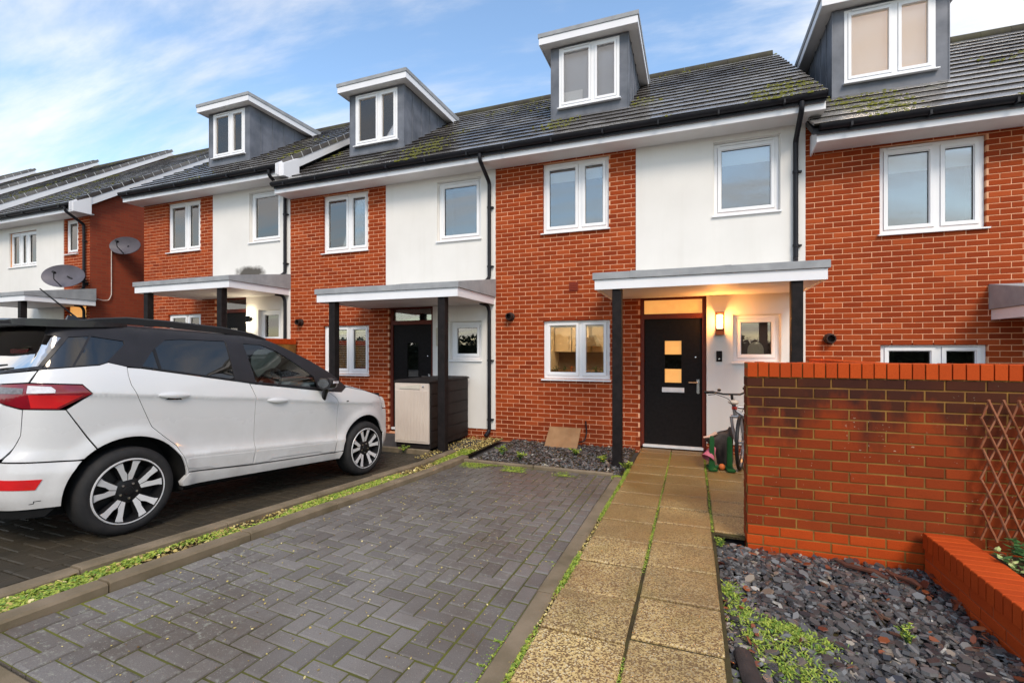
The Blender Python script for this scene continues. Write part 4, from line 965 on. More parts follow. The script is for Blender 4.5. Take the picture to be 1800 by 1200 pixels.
# ------------------------------------------------------------------ garden walls
WBRICK = piece_mesh('brick', 'wall_brick', .215, .10, .065, .003)
CBRICK = piece_mesh('coping_brick', 'coping_brick', .0655, .225, .108, .004, '+z')
PBRICK = piece_mesh('brick', 'coping_brick', .215, .10, .065, .003)
def brick_wall(name, label, origin, rotz, L, z0, z1, depth, bmesh_, cop=True, cmesh=None, both=True, skip_below=None, end=True, mort='wall_mortar', cat='wall', coping_mat=None, shift=0., low=None):
    """local x along the wall, face at y=0 toward the viewer; z1 = underside of the coping"""
    t = thing(name, label, cat, origin, rotz)
    MB().box(.004, L-.004, .0045, depth-.0045, z0, z1+(.104 if cop else -.002)).build('core', mort, t)
    n = round((z1-z0)/.075); H = (z1-z0)/n
    for k in range(n):
        z = z0+(k+.5)*H; off = .1125 if k % 2 else 0; x = -off+shift
        while x < L-.02:
            a, b = max(x+.005, 0), min(x+.22, L); x += .225
            if b-a < .03: continue
            me = low if (low and z < .15) else bmesh_
            put('brick', me, t, ((a+b)/2, random.uniform(-.002, .002), z), (random.uniform(-.004, .004), random.uniform(-.006, .006), 0), ((b-a)/.215, 1, H/.075))
        if end:
            for xe, rz in ((0, -R(90)), (L, R(90))):
                if xe == L and end == 'left': continue
                w = depth-.115 if not (k % 2) else depth-.115
                if w > .02: put('brick', bmesh_, t, (xe+random.uniform(-.0015, .0015), .112+w/2, z), (0, 0, rz), (w/.215, .9, H/.075))
    if cop:
        x = 0
        while x < L-.02:
            w = min(.075, L-x); put('coping_brick', cmesh or CBRICK, t, (x+w/2, depth/2-.003, z1+.112+random.uniform(-.002, .002)), (random.uniform(-.006, .006), random.uniform(-.006, .006), 0), ((w-.0085)/.0655, (depth+.014)/.225, 1)); x += .075
    return t
GWY, GWA = 4.12, R(1.2)
brick_wall('garden_wall', 'red brick garden wall with algae stains and orange brick-on-edge coping', (.395, GWY, 0), GWA, 3.2, -.205, 1.320, .215, WBRICK, low=PBRICK)
brick_wall('planter_wall', 'low bright orange brick planter wall beside the slate bed', (1.50, 4.10, 0), -R(90)+R(.5), 3.1, -.26, .155, .21, PBRICK, mort='red_mortar', end='left')
tag(MB().box(1.72, 3.6, .9, 4.10, -.1, .17).build('planter_soil', 'soil'), kind='structure')
bw = brick_wall('boundary_wall', 'brick boundary wall running back to the house behind the garden wall', (1.55, 7.80, 0), -R(90), 3.4, .75, 1.295, .215, WBRICK, end=False)
bw2 = brick_wall('boundary_wall', 'brick boundary wall between two houses, glimpsed above the car bonnet', (-8.06, 7.78, .36), -R(90), 2.9, .75, 1.295, .215, PBRICK, end=False)
MB().box(0, 3.4, .01, .2, -.3, .752).build('footing', 'red_mortar', bw); MB().box(0, 2.9, .01, .2, -.6, .752).build('footing', 'red_mortar', bw2)

# trellis standing against the garden wall
tr = thing('trellis', 'red-brown expanding willow trellis fixed to the right end of the garden wall', 'trellis', (1.80, GWY-.02, .26), GWA)
for layer, sgn in ((0, 1), (1, -1)):
    for i in range(-7, 13):
        xa = i*.078; h = .94; dx = sgn*.36; p = []
        a = Vector((xa, -.012*layer-.012, 0)); b = Vector((xa+dx*1.0, -.012*layer-.012, h))
        t0, t1 = 0., 1.                        # clip to 0<x<.9
        for lim, s_ in ((0., 1), (.9, -1)):
            fa, fb = s_*(a.x-lim), s_*(b.x-lim)
            if fa < 0 and fb < 0: t0 = 2
            elif fa < 0: t0 = max(t0, fa/(fa-fb))
            elif fb < 0: t1 = min(t1, fa/(fa-fb))
        if t1-t0 < .04: continue
        q = [a+(b-a)*lerp(t0, t1, k/5)+Vector((random.uniform(-.004, .004), random.uniform(-.002, .002), 0)) for k in range(6)]
        m = MB(); m.tube(q, .0075, 6); m.build('slat', 'trellis_wood', tr, 60)
# variegated shrub in the planter
def leafy(loc, n, spread, h, mats, label, leaf):
    t = thing('shrub', label, 'plant', loc); st = MB(); A = MB(); B = MB()
    for k in range(n):
        a = random.uniform(0, 6.28); tip = Vector((math.cos(a)*spread*random.uniform(.3, 1), math.sin(a)*spread*random.uniform(.3, 1), h*random.uniform(.35, 1))); st.tube([(0, 0, -.02), tip*.55+Vector((0, 0, .03)), tip], [.006, .004, .002], 5)
        for j in range(14):
            q = random.uniform(.3, 1.05); p = tip*q+Vector((0, 0, .03*(1-q))); b = random.uniform(0, 6.28); L = random.uniform(*leaf); d = Vector((math.cos(b), math.sin(b), random.uniform(-.4, .5))).normalized()*L; s = d.cross(Vector((0, 0, 1))).normalized()*L*.3
            n_ = d.cross(s).normalized()*L*.08
            mb_ = A if random.random() < .55 else B
            mb_.add([p, p+d*.3-s*.9+n_, p+d*.7-s*.8+n_, p+d, p+d*.7+s*.8+n_, p+d*.3+s*.9+n_], [(0, 1, 2, 3), (0, 3, 4, 5)])
    st.build('stem', 'bark_brown', t, 40); A.build('foliage', mats[0], t, fix=False); B.build('foliage', mats[1], t, fix=False)
leafy((1.86, 3.66, .17), 10, .22, .20, ('leaf_variegated', 'leaf_dark'), 'shrub with cream-edged green leaves growing in the brick planter', (.035, .06))
leafy((1.98, 3.90, .17), 9, .20, .28, ('leaf_dark', 'leaf_dark'), 'dark green leafy shrub against the trellis', (.04, .065))
# log, bark and stick on the slate
m = MB(); m.loft([[(x, .045*math.cos(a)*s, .032*math.sin(a)*s) for a in [2*math.pi*k/9+.3 for k in range(9)]] for x, s in ((-.17, .7), (-.13, 1), (-.03, 1.06), (.06, .93), (.16, 1.02), (.19, .75))], 0, True)
o = m.build('timber_offcut', 'log_dark', None, 50, (.245, 2.42, slatez(.245, 2.42)+.04)); o.rotation_euler = (0, .03, R(96)); tag(o, 'short dark rotten timber lying beside the path edge', 'log')
for i, (x, y, r_, L, lab) in enumerate(((1.08, 3.92, -.45, .30, 'reddish bark strip at the foot of the garden wall'), (1.30, 3.86, -.9, .22, 'curled brown bark beside the planter wall corner'))):
    m = MB(); m.loft([[(xx, .022*math.cos(a)*s, .018*math.sin(a)*s+.01*math.sin(xx*30)) for a in [2*math.pi*k/7 for k in range(7)]] for xx, s in ((-L/2, .4), (-L/4, 1), (0, .8), (L/4, 1.1), (L/2, .5))], 0, True)
    o = m.build('bark_piece', 'bark_brown', None, 50, (x, y, slatez(x, y)+.045)); o.rotation_euler = (0, .05, r_); tag(o, lab, 'bark')
m = MB(); m.box(-.065, .065, -.007, .007, -.004, .004); o = m.build('wood_stick', 'orange_wood', None, None, (.815, 2.27, slatez(.8, 2.27)+.055)); o.rotation_euler = (.2, .1, R(-62)); tag(o, 'thin orange wooden stick lying on the slate', 'stick')

# ------------------------------------------------------------------ things by the porch
wbd = thing('wooden_board', 'brown board leaning on the brick below the kitchen window', 'board', (-1.99, 7.42, gnd(-2, 7.4)-.03))
bo = MB(); bo.chbox(-.27, .27, -.012, .012, 0, .42, .004); bo = bo.build('panel', 'wood_board', wbd); bo.rotation_euler = (R(-48), 0, 0)
m = MB(); m.tube(tubepath([(-1.66, 7.80, .36), (-1.64, 7.79, .16), (-1.66, 7.70, .04), (-1.80, 7.64, .02)]), .011, 7); tag(m.build('hose_pipe', 'gutter_black', None, 40), 'short dark overflow pipe beside the leaning board', 'pipe')
# storage cabinet
cbx = thing('storage_cabinet', 'tall beige ribbed plastic cabinet with dark sides beside the porch post', 'cabinet', (-4.40, 6.36, gnd(-4.4, 6.4)-.0))
W_, D_, H_ = .62, 1.36, 1.06
m = MB(); m.chbox(0, W_, .03, D_, .0, H_-.03, .012)
for kz in range(5): m.box(W_-.002, W_+.010, .05, D_-.03, .10+kz*.19, .10+kz*.19+.165)
m.build('body', 'cabinet_dark', cbx)
m = MB(); m.loft([[(-.015, -.01, H_-.03), (W_+.02, -.01, H_-.03), (W_+.02, D_+.01, H_-.03), (-.015, D_+.01, H_-.03)], [(-.015, -.01, H_-.01), (W_+.02, -.01, H_-.01), (W_+.02, D_+.01, H_-.01), (-.015, D_+.01, H_-.01)], [(.03, .03, H_+.01), (W_-.02, .03, H_+.01), (W_-.02, D_-.03, H_+.01), (.03, D_-.03, H_+.01)]], 0, True); m.build('lid', 'cabinet_dark', cbx)
m = MB(); m.box(.005, W_-.005, .0, .03, .09, H_-.04)
for i in range(22): m.prism([(.018+i*.0268, -.0005), (.024+i*.0268, -.010), (.036+i*.0268, -.010), (.042+i*.0268, -.0005)], 'z', .12, H_-.16)
dr = m.build('door', 'cabinet_beige', cbx)
m = MB(); m.prism([(.10, H_-.10), (.46, H_-.055), (.46, H_-.13), (.10, H_-.13)], 'y', -.012, .001); m.build('grip', 'box_cream', dr); MB().lathe([(0, -.012), (.014, -.01), (.014, 0)], 12, 'y', (W_-.10, 0, H_-.09)).build('lock', 'chrome', dr)
# bicycle parked behind the wall, front wheel turned to the viewer
bk = thing('bicycle', 'silver and black bicycle parked behind the garden wall, handlebars turned', 'bicycle', (.565, 6.72, gnd(.6, 6.8)+.004))
def bwheel(c, rot):
    t = MB(); t.lathe([(.315, -.022), (.345, -.016), (.352, 0), (.345, .016), (.315, .022), (.305, 0)], 40, 'y', (0, 0, 0), closed=True); w = t.build('wheel', 'bike_black', bk, 50, c); w.rotation_euler = rot
    r_ = MB(); r_.lathe([(.316, -.012), (.300, -.010), (.300, .010), (.316, .012)], 40, 'y', (0, 0, 0), closed=True); r_.lathe([(0, -.045), (.018, -.045), (.018, .045), (0, .045)], 10, 'y'); r_.build('rim', 'bike_silver', w, 50)
    s = MB()
    for k in range(20): a = 2*math.pi*k/20; s.tube([(.016*math.cos(a+.5), .03*(-1)**k, .016*math.sin(a+.5)), (.302*math.cos(a), 0, .302*math.sin(a))], .0012, 4)
    s.build('spoke', 'bike_silver', w)
FWR = (0, R(5), R(78))
bwheel((0, 0, .352), FWR); bwheel((1.04, .05, .352), (0, 0, 0))
f = MB(); hd = Vector((-.03, .01, .80)); bb = Vector((.62, .03, .30)); st = Vector((.78, .04, .80)); rw = Vector((1.04, .05, .352))
for a, b_, r_ in ((hd-Vector((.02, 0, .05)), bb, .022), (hd, st-Vector((.03, 0, .08)), .018), (bb, st, .018), (bb, rw, .011), (st-Vector((.02, 0, .1)), rw, .010)): f.tube([a, b_], r_, 8)
f.build('frame', 'bike_silver', bk, 50)
f = MB(); f.tube([(-.085, .01, .90), (-.055, .01, .70)], .024, 8); M_ = Matrix.Rotation(R(78), 3, 'Z')
for s in (-1, 1):
    o_ = M_ @ Vector((0, .055*s, 0)); f.tube([Vector((-.05, .01, .68))+o_, Vector((-.03, .0, .5))+o_, Vector((0, 0, .352))+o_], [.020, .017, .012], 8)
f.tube([Vector((-.05, .01, .68))+M_ @ Vector((0, -.055, 0)), Vector((-.05, .01, .68))+M_ @ Vector((0, .055, 0))], .022, 8); f.build('fork', 'bike_silver', bk, 50)
f = MB(); hb = Vector((-.10, -.02, .965)); ang = R(6)
def HB(u, v, w): return hb+Vector((u*math.cos(ang)-v*math.sin(ang), u*math.sin(ang)+v*math.cos(ang), w))
f.tube([HB(-.32, .05, .015), HB(-.2, .02, .02), HB(-.10, 0, .0), HB(.10, 0, .0), HB(.2, .02, .045), HB(.34, .05, .06)], .0125, 8); f.tube([(-.09, .01, .88), HB(0, 0, 0)], .018, 8)
f.build('handlebar', 'bike_black', bk, 50)
f = MB()
for s, dz in ((-1, 0), (1, .045)):
    f.tube([HB(s*.32, .05, .015+dz), HB(s*.21, .025, .02+dz)], .018, 8); f.tube(tubepath([HB(s*.19, .0, .02+dz), HB(s*.20, -.05, .0+dz), HB(s*.29, -.06, -.01+dz)]), .006, 6)
    f.lathe([(0, -.02), (.022, -.01), (.022, .012), (0, .02)], 10, 'z', HB(s*.15, 0, .05+dz*.6))
f.build('grip', 'bike_black', bk, 50)
f = MB(); f.tube(tubepath([HB(-.19, -.04, 0), HB(-.05, -.12, -.05), (-.05, -.03, .74)]), .004, 5); f.tube(tubepath([HB(.19, -.04, .04), HB(.16, -.12, -.06), (.02, 0, .74)]), .004, 5); f.build('brake_cable', 'bike_black', bk)
f = MB(); f.loft([[(.62, .04, .93), (.62, .05, .93), (.62, .05, .95), (.62, .04, .95)], [(.72, .01, .925), (.72, .08, .925), (.72, .07, .955), (.72, .02, .955)], [(.86, -.04, .93), (.86, .13, .93), (.86, .10, .965), (.86, -.01, .965)], [(.90, -.02, .935), (.90, .11, .935), (.90, .08, .96), (.90, .01, .96)]], 0, True); f.tube([st, (.78, .045, .93)], .013, 8); f.build('saddle', 'bike_black', bk, 60)
f = MB(); f.loft([[(-.08+.06*math.cos(a)*s, -.05+y_, .865+.028*math.sin(a)*s) for a in [2*math.pi*k/12 for k in range(12)]] for y_, s in ((-.04, .5), (-.02, 1), (.03, 1.05), (.05, .7))], 0, True); f.build('front_bag', 'bike_cream', bk, 50)
f = MB(); f.box(-.10, -.04, -.055, -.035, .775, .81); f.build('reflector', 'bike_red', bk)
# green frame with bag and toys beside the bike
gs = thing('garden_kneeler', 'green plastic garden kneeler frame standing beside the bicycle', 'kneeler', (.33, 6.62, gnd(.33, 6.6)+.003), R(8))
for s in (-1, 1):
    m = MB(); m.loft([[(s*.105+a*.030*k, b*.022*k, z) for a, b in ((-1, -1), (1, -1), (1, 1), (-1, 1))] for z, k in ((.02, 1.25), (.12, 1), (.40, .9), (.43, .5))], 0, True); m.chbox(s*.105-.05, s*.105+.05, -.13, .13, 0, .045, .012); m.build('leg_frame', 'green_plastic', gs, 40)
MB().chbox(-.10, .10, -.02, .02, .02, .06, .01).build('cross_bar', 'green_plastic', gs)
def blob(name, c, r, mat, label, cat, seed=1, amp=.25, sub=3):
    bm = bmesh.new(); bmesh.ops.create_icosphere(bm, subdivisions=sub, radius=1)
    for v in bm.verts:
        k = 1+amp*mnoise.noise(v.co*1.6+Vector((seed, 0, 0)))+amp*.4*mnoise.noise(v.co*4+Vector((seed, 3, 0))); v.co = Vector((v.co.x*r[0]*k, v.co.y*r[1]*k, max(v.co.z*k, -.85)*r[2]))
    me = bpy.data.meshes.new(name); bm.to_mesh(me); bm.free(); me.materials.append(MATS[mat]); me.polygons.foreach_set('use_smooth', [True]*len(me.polygons))
    o = put(name, me, None, c); return tag(o, label, cat) if label else o
m = MB(); rs = random.Random(4); rings = []
for z, w, dx, dy in ((.035, .09, .03, .07), (.12, .105, .03, .09), (.24, .11, .02, .09), (.33, .135, -.01, .10), (.385, .175, -.035, .10), (.43, .165, -.02, .09), (.465, .12, .02, .06), (.475, .04, .04, .03)):
    rings.append([(dx+w*math.copysign(abs(math.cos(a))**.6, math.cos(a))*(1+.07*rs.uniform(-1, 1)), dy*math.copysign(abs(math.sin(a))**.6, math.sin(a))*(1+.12*rs.uniform(-1, 1)), z+.05*math.cos(a)*(z > .3)+rs.uniform(-.006, .006)) for a in [2*math.pi*k/22 for k in range(22)]])
m.loft(rings, 0, True); tag(m.build('bag', 'bag_dark', None, 35, (.365, 6.86, gnd(.36, 6.8))), 'dark slouched bag behind the green kneeler frame', 'bag')
m = MB(); m.lathe([(.0, 0), (.035, 0), (.085, .17), (.078, .17), (.03, .01)], 16, 'z'); o = m.build('toy_bucket', 'pink_plastic', None, 50, (.25, 6.70, .27)); o.rotation_euler = (R(150), R(28), 0); tag(o, 'pink toy bucket hanging on the green kneeler frame', 'bucket')
m = MB(); m.tube([(.13, 6.74, .385), (.20, 6.74, .40), (.29, 6.76, .45)], [.012, .016, .022], 8); m.tube([(.20, 6.74, .40), (.22, 6.72, .36)], [.012, .010], 8); tag(m.build('toy_spade', 'pale_peach', None, 50), 'pale plastic toy spade sticking out beside the door frame', 'toy')
m = MB(); m.lathe([(0, -.04)]+[(.04*math.sin(math.pi*k/10), -.04*math.cos(math.pi*k/10)) for k in range(1, 10)]+[(0, .04)], 18, 'z', (0, 0, 0)); tag(m.build('ball', 'ball_orange', None, 60, (.345, 6.60, gnd(.34, 6.6)+.05)), 'small orange ball lying inside the green kneeler frame', 'ball')
# ---- car body surface: planform (rear centre -> right side -> front centre) and inset profile ----
PLAN = [(-.735,0),(-.728,-.30),(-.705,-.55),(-.655,-.70),(-.575,-.785),(-.45,-.838),(-.25,-.868),(.05,-.880),(.5,-.886),
        (1.2,-.888),(1.9,-.886),(2.3,-.880),(2.6,-.864),(2.83,-.825),(3.02,-.745),(3.17,-.62),(3.27,-.45),(3.325,-.22),(3.335,0)]
def _catmull(P, n=14):
    out=[]
    for i in range(len(P)-1):
        p0=P[max(i-1,0)]; p1=P[i]; p2=P[i+1]; p3=P[min(i+2,len(P)-1)]
        if i==0: p0=(p2[0],-p2[1])
        if i==len(P)-2: p3=(p1[0],-p1[1])
        for k in range(n):
            t=k/n
            out.append(tuple(.5*((2*p1[a])+(-p0[a]+p2[a])*t+(2*p0[a]-5*p1[a]+4*p2[a]-p3[a])*t*t+(-p0[a]+3*p1[a]-3*p2[a]+p3[a])*t**3) for a in (0,1)))
    out.append(P[-1]); return out
PL=_catmull(PLAN)
PS=[0.]
for _a,_b in zip(PL,PL[1:]): PS.append(PS[-1]+math.hypot(_b[0]-_a[0],_b[1]-_a[1]))
STOT=PS[-1]
def interp(x, tab):
    if x<=tab[0][0]: return tab[0][1]
    for (a,b),(c,d_) in zip(tab,tab[1:]):
        if x<=c: return b+(d_-b)*(x-a)/(c-a)
    return tab[-1][1]
def sinterp(x, tab):
    # smooth (cubic hermite) table
    n=len(tab)
    if x<=tab[0][0]: return tab[0][1]
    if x>=tab[-1][0]: return tab[-1][1]
    for i in range(n-1):
        if x<=tab[i+1][0]:
            x0,y0=tab[i]; x1,y1=tab[i+1]; h=x1-x0
            m0=(y1-tab[i-1][1])/(x1-tab[i-1][0]) if i>0 else (y1-y0)/h
            m1=(tab[i+2][1]-y0)/(tab[i+2][0]-x0) if i<n-2 else (y1-y0)/h
            t=(x-x0)/h
            return (2*t**3-3*t*t+1)*y0+(t**3-2*t*t+t)*h*m0+(-2*t**3+3*t*t)*y1+(t**3-t*t)*h*m1
import bisect
def plan(s):
    s=min(max(s,0),STOT); i=min(max(bisect.bisect(PS,s)-1,0),len(PL)-2)
    t=(s-PS[i])/(PS[i+1]-PS[i]); a,b=PL[i],PL[i+1]
    j=max(i-2,0); k=min(i+3,len(PL)-1)
    tx,ty=PL[k][0]-PL[j][0],PL[k][1]-PL[j][1]; l=math.hypot(tx,ty)
    tx/=l; ty/=l
    return a[0]+(b[0]-a[0])*t, a[1]+(b[1]-a[1])*t, -ty, tx     # inward normal (-ty,tx)
def s_of_x(x):
    lo,hi=0,STOT
    for _ in range(40):
        m=(lo+hi)/2
        if plan(m)[0]<x: lo=m
        else: hi=m
    return (lo+hi)/2
SIDE=[(.18,.075),(.24,.045),(.30,.026),(.36,.014),(.45,.010),(.53,.006),(.545,.004),(.562,.018),(.60,.030),(.66,.033),(.74,.030),(.84,.023),(.92,.016),(.965,.010),(.985,.000),(1.00,.002),(1.03,.006),(1.10,.020),(1.18,.040),(1.25,.064),(1.35,.104),(1.45,.146),(1.52,.180),(1.57,.22),(1.60,.27)]
ZC=[(-.25,1.058),(-.03,1.045),(1.03,.984),(2.03,.903),(2.6,.875)]
ZL=[(.37,.545),(1.0,.518),(2.02,.478)]
REAR=[(.18,.10),(.28,.05),(.36,.015),(.45,.0),(.56,.0),(.64,.01),(.68,.045),(.80,.06),(.95,.055),(1.05,.06),(1.15,.085),(1.22,.12),(1.35,.205),(1.45,.275),(1.52,.33),(1.58,.40)]
FRONT=[(.18,.12),(.25,.06),(.35,.02),(.5,.0),(.62,.0),(.72,.015),(.80,.04),(.88,.09),(.95,.17),(1.02,.28),(1.1,.42)]
def inset(s,z):
    x,y,nx,ny=plan(s)
    wr=max(0,nx)**1.3 if x<1 else 0; wf=max(0,-nx)**1.3 if x>1 else 0
    zw=interp(z,[(.18,.18),(interp(x,ZL),.545),(interp(x,ZC),.985),(1.25,1.25),(1.6,1.6)])
    v=interp(zw,SIDE)*(1-wr-wf)+wr*interp_s(z,REAR)+wf*interp_s(z,FRONT)
    # wheel-arch flares
    for cx in (0.,2.519):
        dd=math.hypot(x-cx,z-.335)
        v-=.020*math.exp(-((dd-.405)/.055)**2)*(1 if z>.2 else 0)*(1-wr)*(1-wf)
    return v
def interp_s(z,tab): return sinterp(z,tab)
def surf(s,z,off=0.):
    x,y,nx,ny=plan(s); v=inset(s,z)+off
    return (x+nx*v, y+ny*v, z)
# ------------------------------------------------------------------ the car
car = thing('parked_car', 'white compact SUV with black roof parked on the left-hand drive', 'car')
_th, _pi = R(4.566), math.atan2(.143, 2.515)
_fw = Vector((math.sin(_th)*math.cos(_pi), math.cos(_th)*math.cos(_pi), -math.sin(_pi))); _lf = Vector((-math.cos(_th), math.sin(_th), 0)); _up = _fw.cross(_lf)
_M = Matrix((_fw, _lf, _up)).transposed().to_4x4(); _M.translation = Vector((-3.961, 2.303, .146))+_lf*.865
car.matrix_world = _M
ARC = .395
def arch(cs, a0, a1, n=18, r=ARC): return [(cs+r*math.cos(R(a0+(a1-a0)*k/n)), .335+r*math.sin(R(a0+(a1-a0)*k/n))) for k in range(n+1)]
SR, SF = s_of_x(0), s_of_x(2.519)
def inpoly(p, poly):
    x, y = p; c = False; j = len(poly)-1
    for i in range(len(poly)):
        xi, yi = poly[i]; xj, yj = poly[j]
        if (yi > y) != (yj > y) and x < (xj-xi)*(y-yi)/(yj-yi)+xi: c = not c
        j = i
    return c
def resample(poly, d=.025):
    out = []
    for a, b in zip(poly, poly[1:]+poly[:1]):
        n = max(1, int(math.hypot(b[0]-a[0], b[1]-a[1])/d))
        for k in range(n): out.append((a[0]+(b[0]-a[0])*k/n, a[1]+(b[1]-a[1])*k/n))
    return out
def shrink(poly, d):
    A = sum(a[0]*b[1]-b[0]*a[1] for a, b in zip(poly, poly[1:]+poly[:1])); s = 1 if A > 0 else -1; out = []; n = len(poly)
    for i in range(n):
        p0, p1, p2 = poly[i-1], poly[i], poly[(i+1) % n]
        def nn(a, b):
            l = math.hypot(b[0]-a[0], b[1]-a[1]) or 1; return (-(b[1]-a[1])/l*s, (b[0]-a[0])/l*s)
        n1, n2 = nn(p0, p1), nn(p1, p2); mx, my = n1[0]+n2[0], n1[1]+n2[1]; l2 = mx*mx+my*my
        k = min(2*d/l2 if l2 > .2 else d, 2.5*d) if l2 > .2 else d
        out.append((p1[0]+mx*k, p1[1]+my*k))
    return out
def patch(name, poly, mat, parent, off=0., gap=.0024, lip=.016, holes=(), grid=.03, mirror=True, sub=None, smooth=60, flip=False):
    """panel cut from the body surface: polygon in (s,z), mapped on to the body, with a returned edge"""
    poly = resample(shrink(poly, gap) if gap else poly); holes = [resample(h) for h in holes]
    pts = list(poly); edges = [(i, (i+1) % len(poly)) for i in range(len(poly))]
    for h in holes:
        o = len(pts); pts += h; edges += [(o+i, o+(i+1) % len(h)) for i in range(len(h))]
    x0, x1 = min(p[0] for p in poly), max(p[0] for p in poly); y0, y1 = min(p[1] for p in poly), max(p[1] for p in poly)
    bd = list(pts); j = 0; y = y0+grid*.5
    while y < y1:
        x = x0+grid*(.5 if j % 2 else 1.0)
        while x < x1:
            if inpoly((x, y), poly) and not any(inpoly((x, y), h) for h in holes) and min((x-q[0])**2+(y-q[1])**2 for q in bd) > (grid*.45)**2: pts.append((x, y))
            x += grid
        y += grid*.87; j += 1
    for tab in (ZC, ZL):                    # keep the pressed creases crisp
        xx = -.28
        while xx < 2.62:
            zc = interp(xx, tab); sx_ = s_of_x(xx)
            for dz in (-.016, 0, .014):
                if x0 < sx_ < x1 and inpoly((sx_, zc+dz), poly) and min((sx_-q[0])**2+(zc+dz-q[1])**2 for q in bd) > .008**2: pts.append((sx_, zc+dz))
            xx += .03
    V, E_, F_, _, _, _ = geometry.delaunay_2d_cdt([Vector(p) for p in pts], edges, [], 0, 1e-6)
    tri = []
    for f in F_:
        c = (sum(V[i].x for i in f)/len(f), sum(V[i].y for i in f)/len(f))
        if inpoly(c, poly) and not any(inpoly(c, h) for h in holes): tri.append(tuple(f))
    m = MB(); m.v = [surf(v.x, v.y, off) for v in V]; m.f = tri; m.m = [0]*len(tri)
    cnt = {}
    for f in tri:
        for a, b in zip(f, f[1:]+f[:1]): cnt[(a, b)] = cnt.get((a, b), 0)+1
    be = [e for e in cnt if (e[1], e[0]) not in cnt]; mp = {}
    if lip:
        for a, b in be:
            for i in (a, b):
                if i not in mp: mp[i] = len(m.v); m.v.append(surf(V[i].x, V[i].y, off+lip))
            m.f.append((b, a, mp[a], mp[b])); m.m.append(0)
    # orient outward
    f0 = tri[0]; a, b, c = [Vector(m.v[i]) for i in f0]; nrm = (b-a).cross(c-a); x, y, nx, ny = plan((V[f0[0]].x))
    if nrm.dot(Vector((nx, ny, 0))) > 0: m.f = [f[::-1] for f in m.f]
    out = []
    for s in ((1, -1) if mirror else (1,)):
        mm = MB(); mm.m = list(m.m)
        if s == 1: mm.v = m.v; mm.f = m.f
        else: mm.v = [(p[0], -p[1], p[2]) for p in m.v]; mm.f = [f[::-1] for f in m.f]
        out.append(mm.build(name, mat, parent if not isinstance(parent, list) else parent[0 if s == 1 else 1], smooth, fix=False))
    return out
# white panels
patch('rear_bumper', [(-.01, .30), (.70, .30), (1.012, .30)]+arch(SR, 185, 139)+[(.695, .613), (-.01, .625)], 'paint_white', car)
patch('bumper_corner', [(.70, .62), (1.095, .602)]+arch(SR, 137, 124, 6)+[(1.014, .949), (.975, .951), (.784, .957), (.78, .786), (.76, .743)], 'paint_white', car, gap=.0014)
patch('tailgate', [(-.01, .635), (.69, .635), (.757, .743), (.777, .786), (.780, .955), (.591, .99), (.53, 1.01), (.53, 1.12), (.80, 1.135), (.84, 1.215), (.46, 1.185), (-.01, 1.18)], 'paint_white', car)
patch('quarter_panel', arch(SR, 123, 4)+[(1.826, .402), (1.792, .502), (1.729, .625), (1.625, .716), (1.545, .792), (1.452, .986), (1.385, 1.12), (1.371, 1.19), (1.372, 1.256), (1.256, 1.284), (1.2, 1.262), (1.065, 1.246), (.849, 1.22), (.81, 1.134), (1.092, 1.126), (1.15, 1.06), (1.017, .951)], 'paint_white', car)
RD = patch('rear_door', [(1.372, 1.25), (1.371, 1.19), (1.385, 1.12), (1.452, .986), (1.545, .792), (1.625, .716), (1.729, .625), (1.792, .502), (1.826, .402), (2.408, .37), (2.432, .487), (2.427, .59), (2.409, .988), (2.345, 1.127), (2.223, 1.144), (1.467, 1.245)], 'paint_white', car)
FD = patch('front_door', [(2.352, 1.123), (2.409, .988), (2.427, .59), (2.432, .487), (2.408, .37), (3.387, .347), (3.421, .342), (3.454, .476), (3.447, .903), (3.40, .965), (3.289, 1.030), (3.152, 1.045)], 'paint_white', car)
patch('front_wing', [(3.289, 1.03), (3.40, .965), (3.447, .903), (3.454, .476), (3.43, .345)]+arch(SF, 178, 22)+[(4.36, .60), (4.30, .80), (4.25, .89), (4.20, .962), (3.9, 1.028), (3.58, 1.078), (3.50, 1.02)], 'paint_white', car)
patch('front_bumper', [(4.345, .60)]+arch(SF, 19, 6, 4)+[(4.33, .26), (4.7, .24), (5.32, .24), (5.32, .70), (4.80, .74), (4.31, .79)], 'paint_white', car)
patch('grille', [(4.80, .745), (5.32, .705), (5.32, .885), (4.80, .885)], 'trim_black', car, off=.012)
patch('headlight', [(4.22, .950), (4.26, .885), (4.315, .80), (4.79, .752), (4.79, .885), (4.45, .925)], 'lamp_clear', car, off=-.002)
patch('side_sill', [(1.775, .325), (1.826, .395), (2.408, .363), (3.387, .340), (3.42, .335), (3.53, .345), (3.50, .262), (2.0, .288), (1.79, .288)], 'paint_white', car, off=-.012, lip=.05)
# lamps
TL = patch('tail_light', [(.535, 1.012), (.59, .998), (.784, .961), (.975, .953), (1.147, 1.06), (1.092, 1.122), (.803, 1.130), (.538, 1.117)], 'lamp_red_dark', car, off=-.006)
patch('lamp_lens', [(.81, 1.055), (.83, .966), (.965, .962), (1.10, 1.05), (1.0, 1.055)], 'lamp_red', TL, off=-.0085, lip=.006)
patch('reversing_lens', [(.80, 1.062), (.953, 1.066), (.955, 1.09), (.93, 1.112), (.80, 1.118)], 'lamp_clear', TL, off=-.0085, lip=.006)
patch('indicator_lens', [(.56, 1.055), (.78, 1.058), (.78, 1.10), (.56, 1.105)], 'lamp_smoke', TL, off=-.0085, lip=.006)
patch('rear_reflector', [(.45, .44), (.712, .438), (.89, .428), (.923, .499), (.709, .509), (.45, .512)], 'lamp_red', car, off=-.004)
patch('parking_sensor', [(.60+.016*math.cos(k*.785), .555+.016*math.sin(k*.785)) for k in range(8)], 'paint_white', car, off=-.004, gap=0, lip=.003)
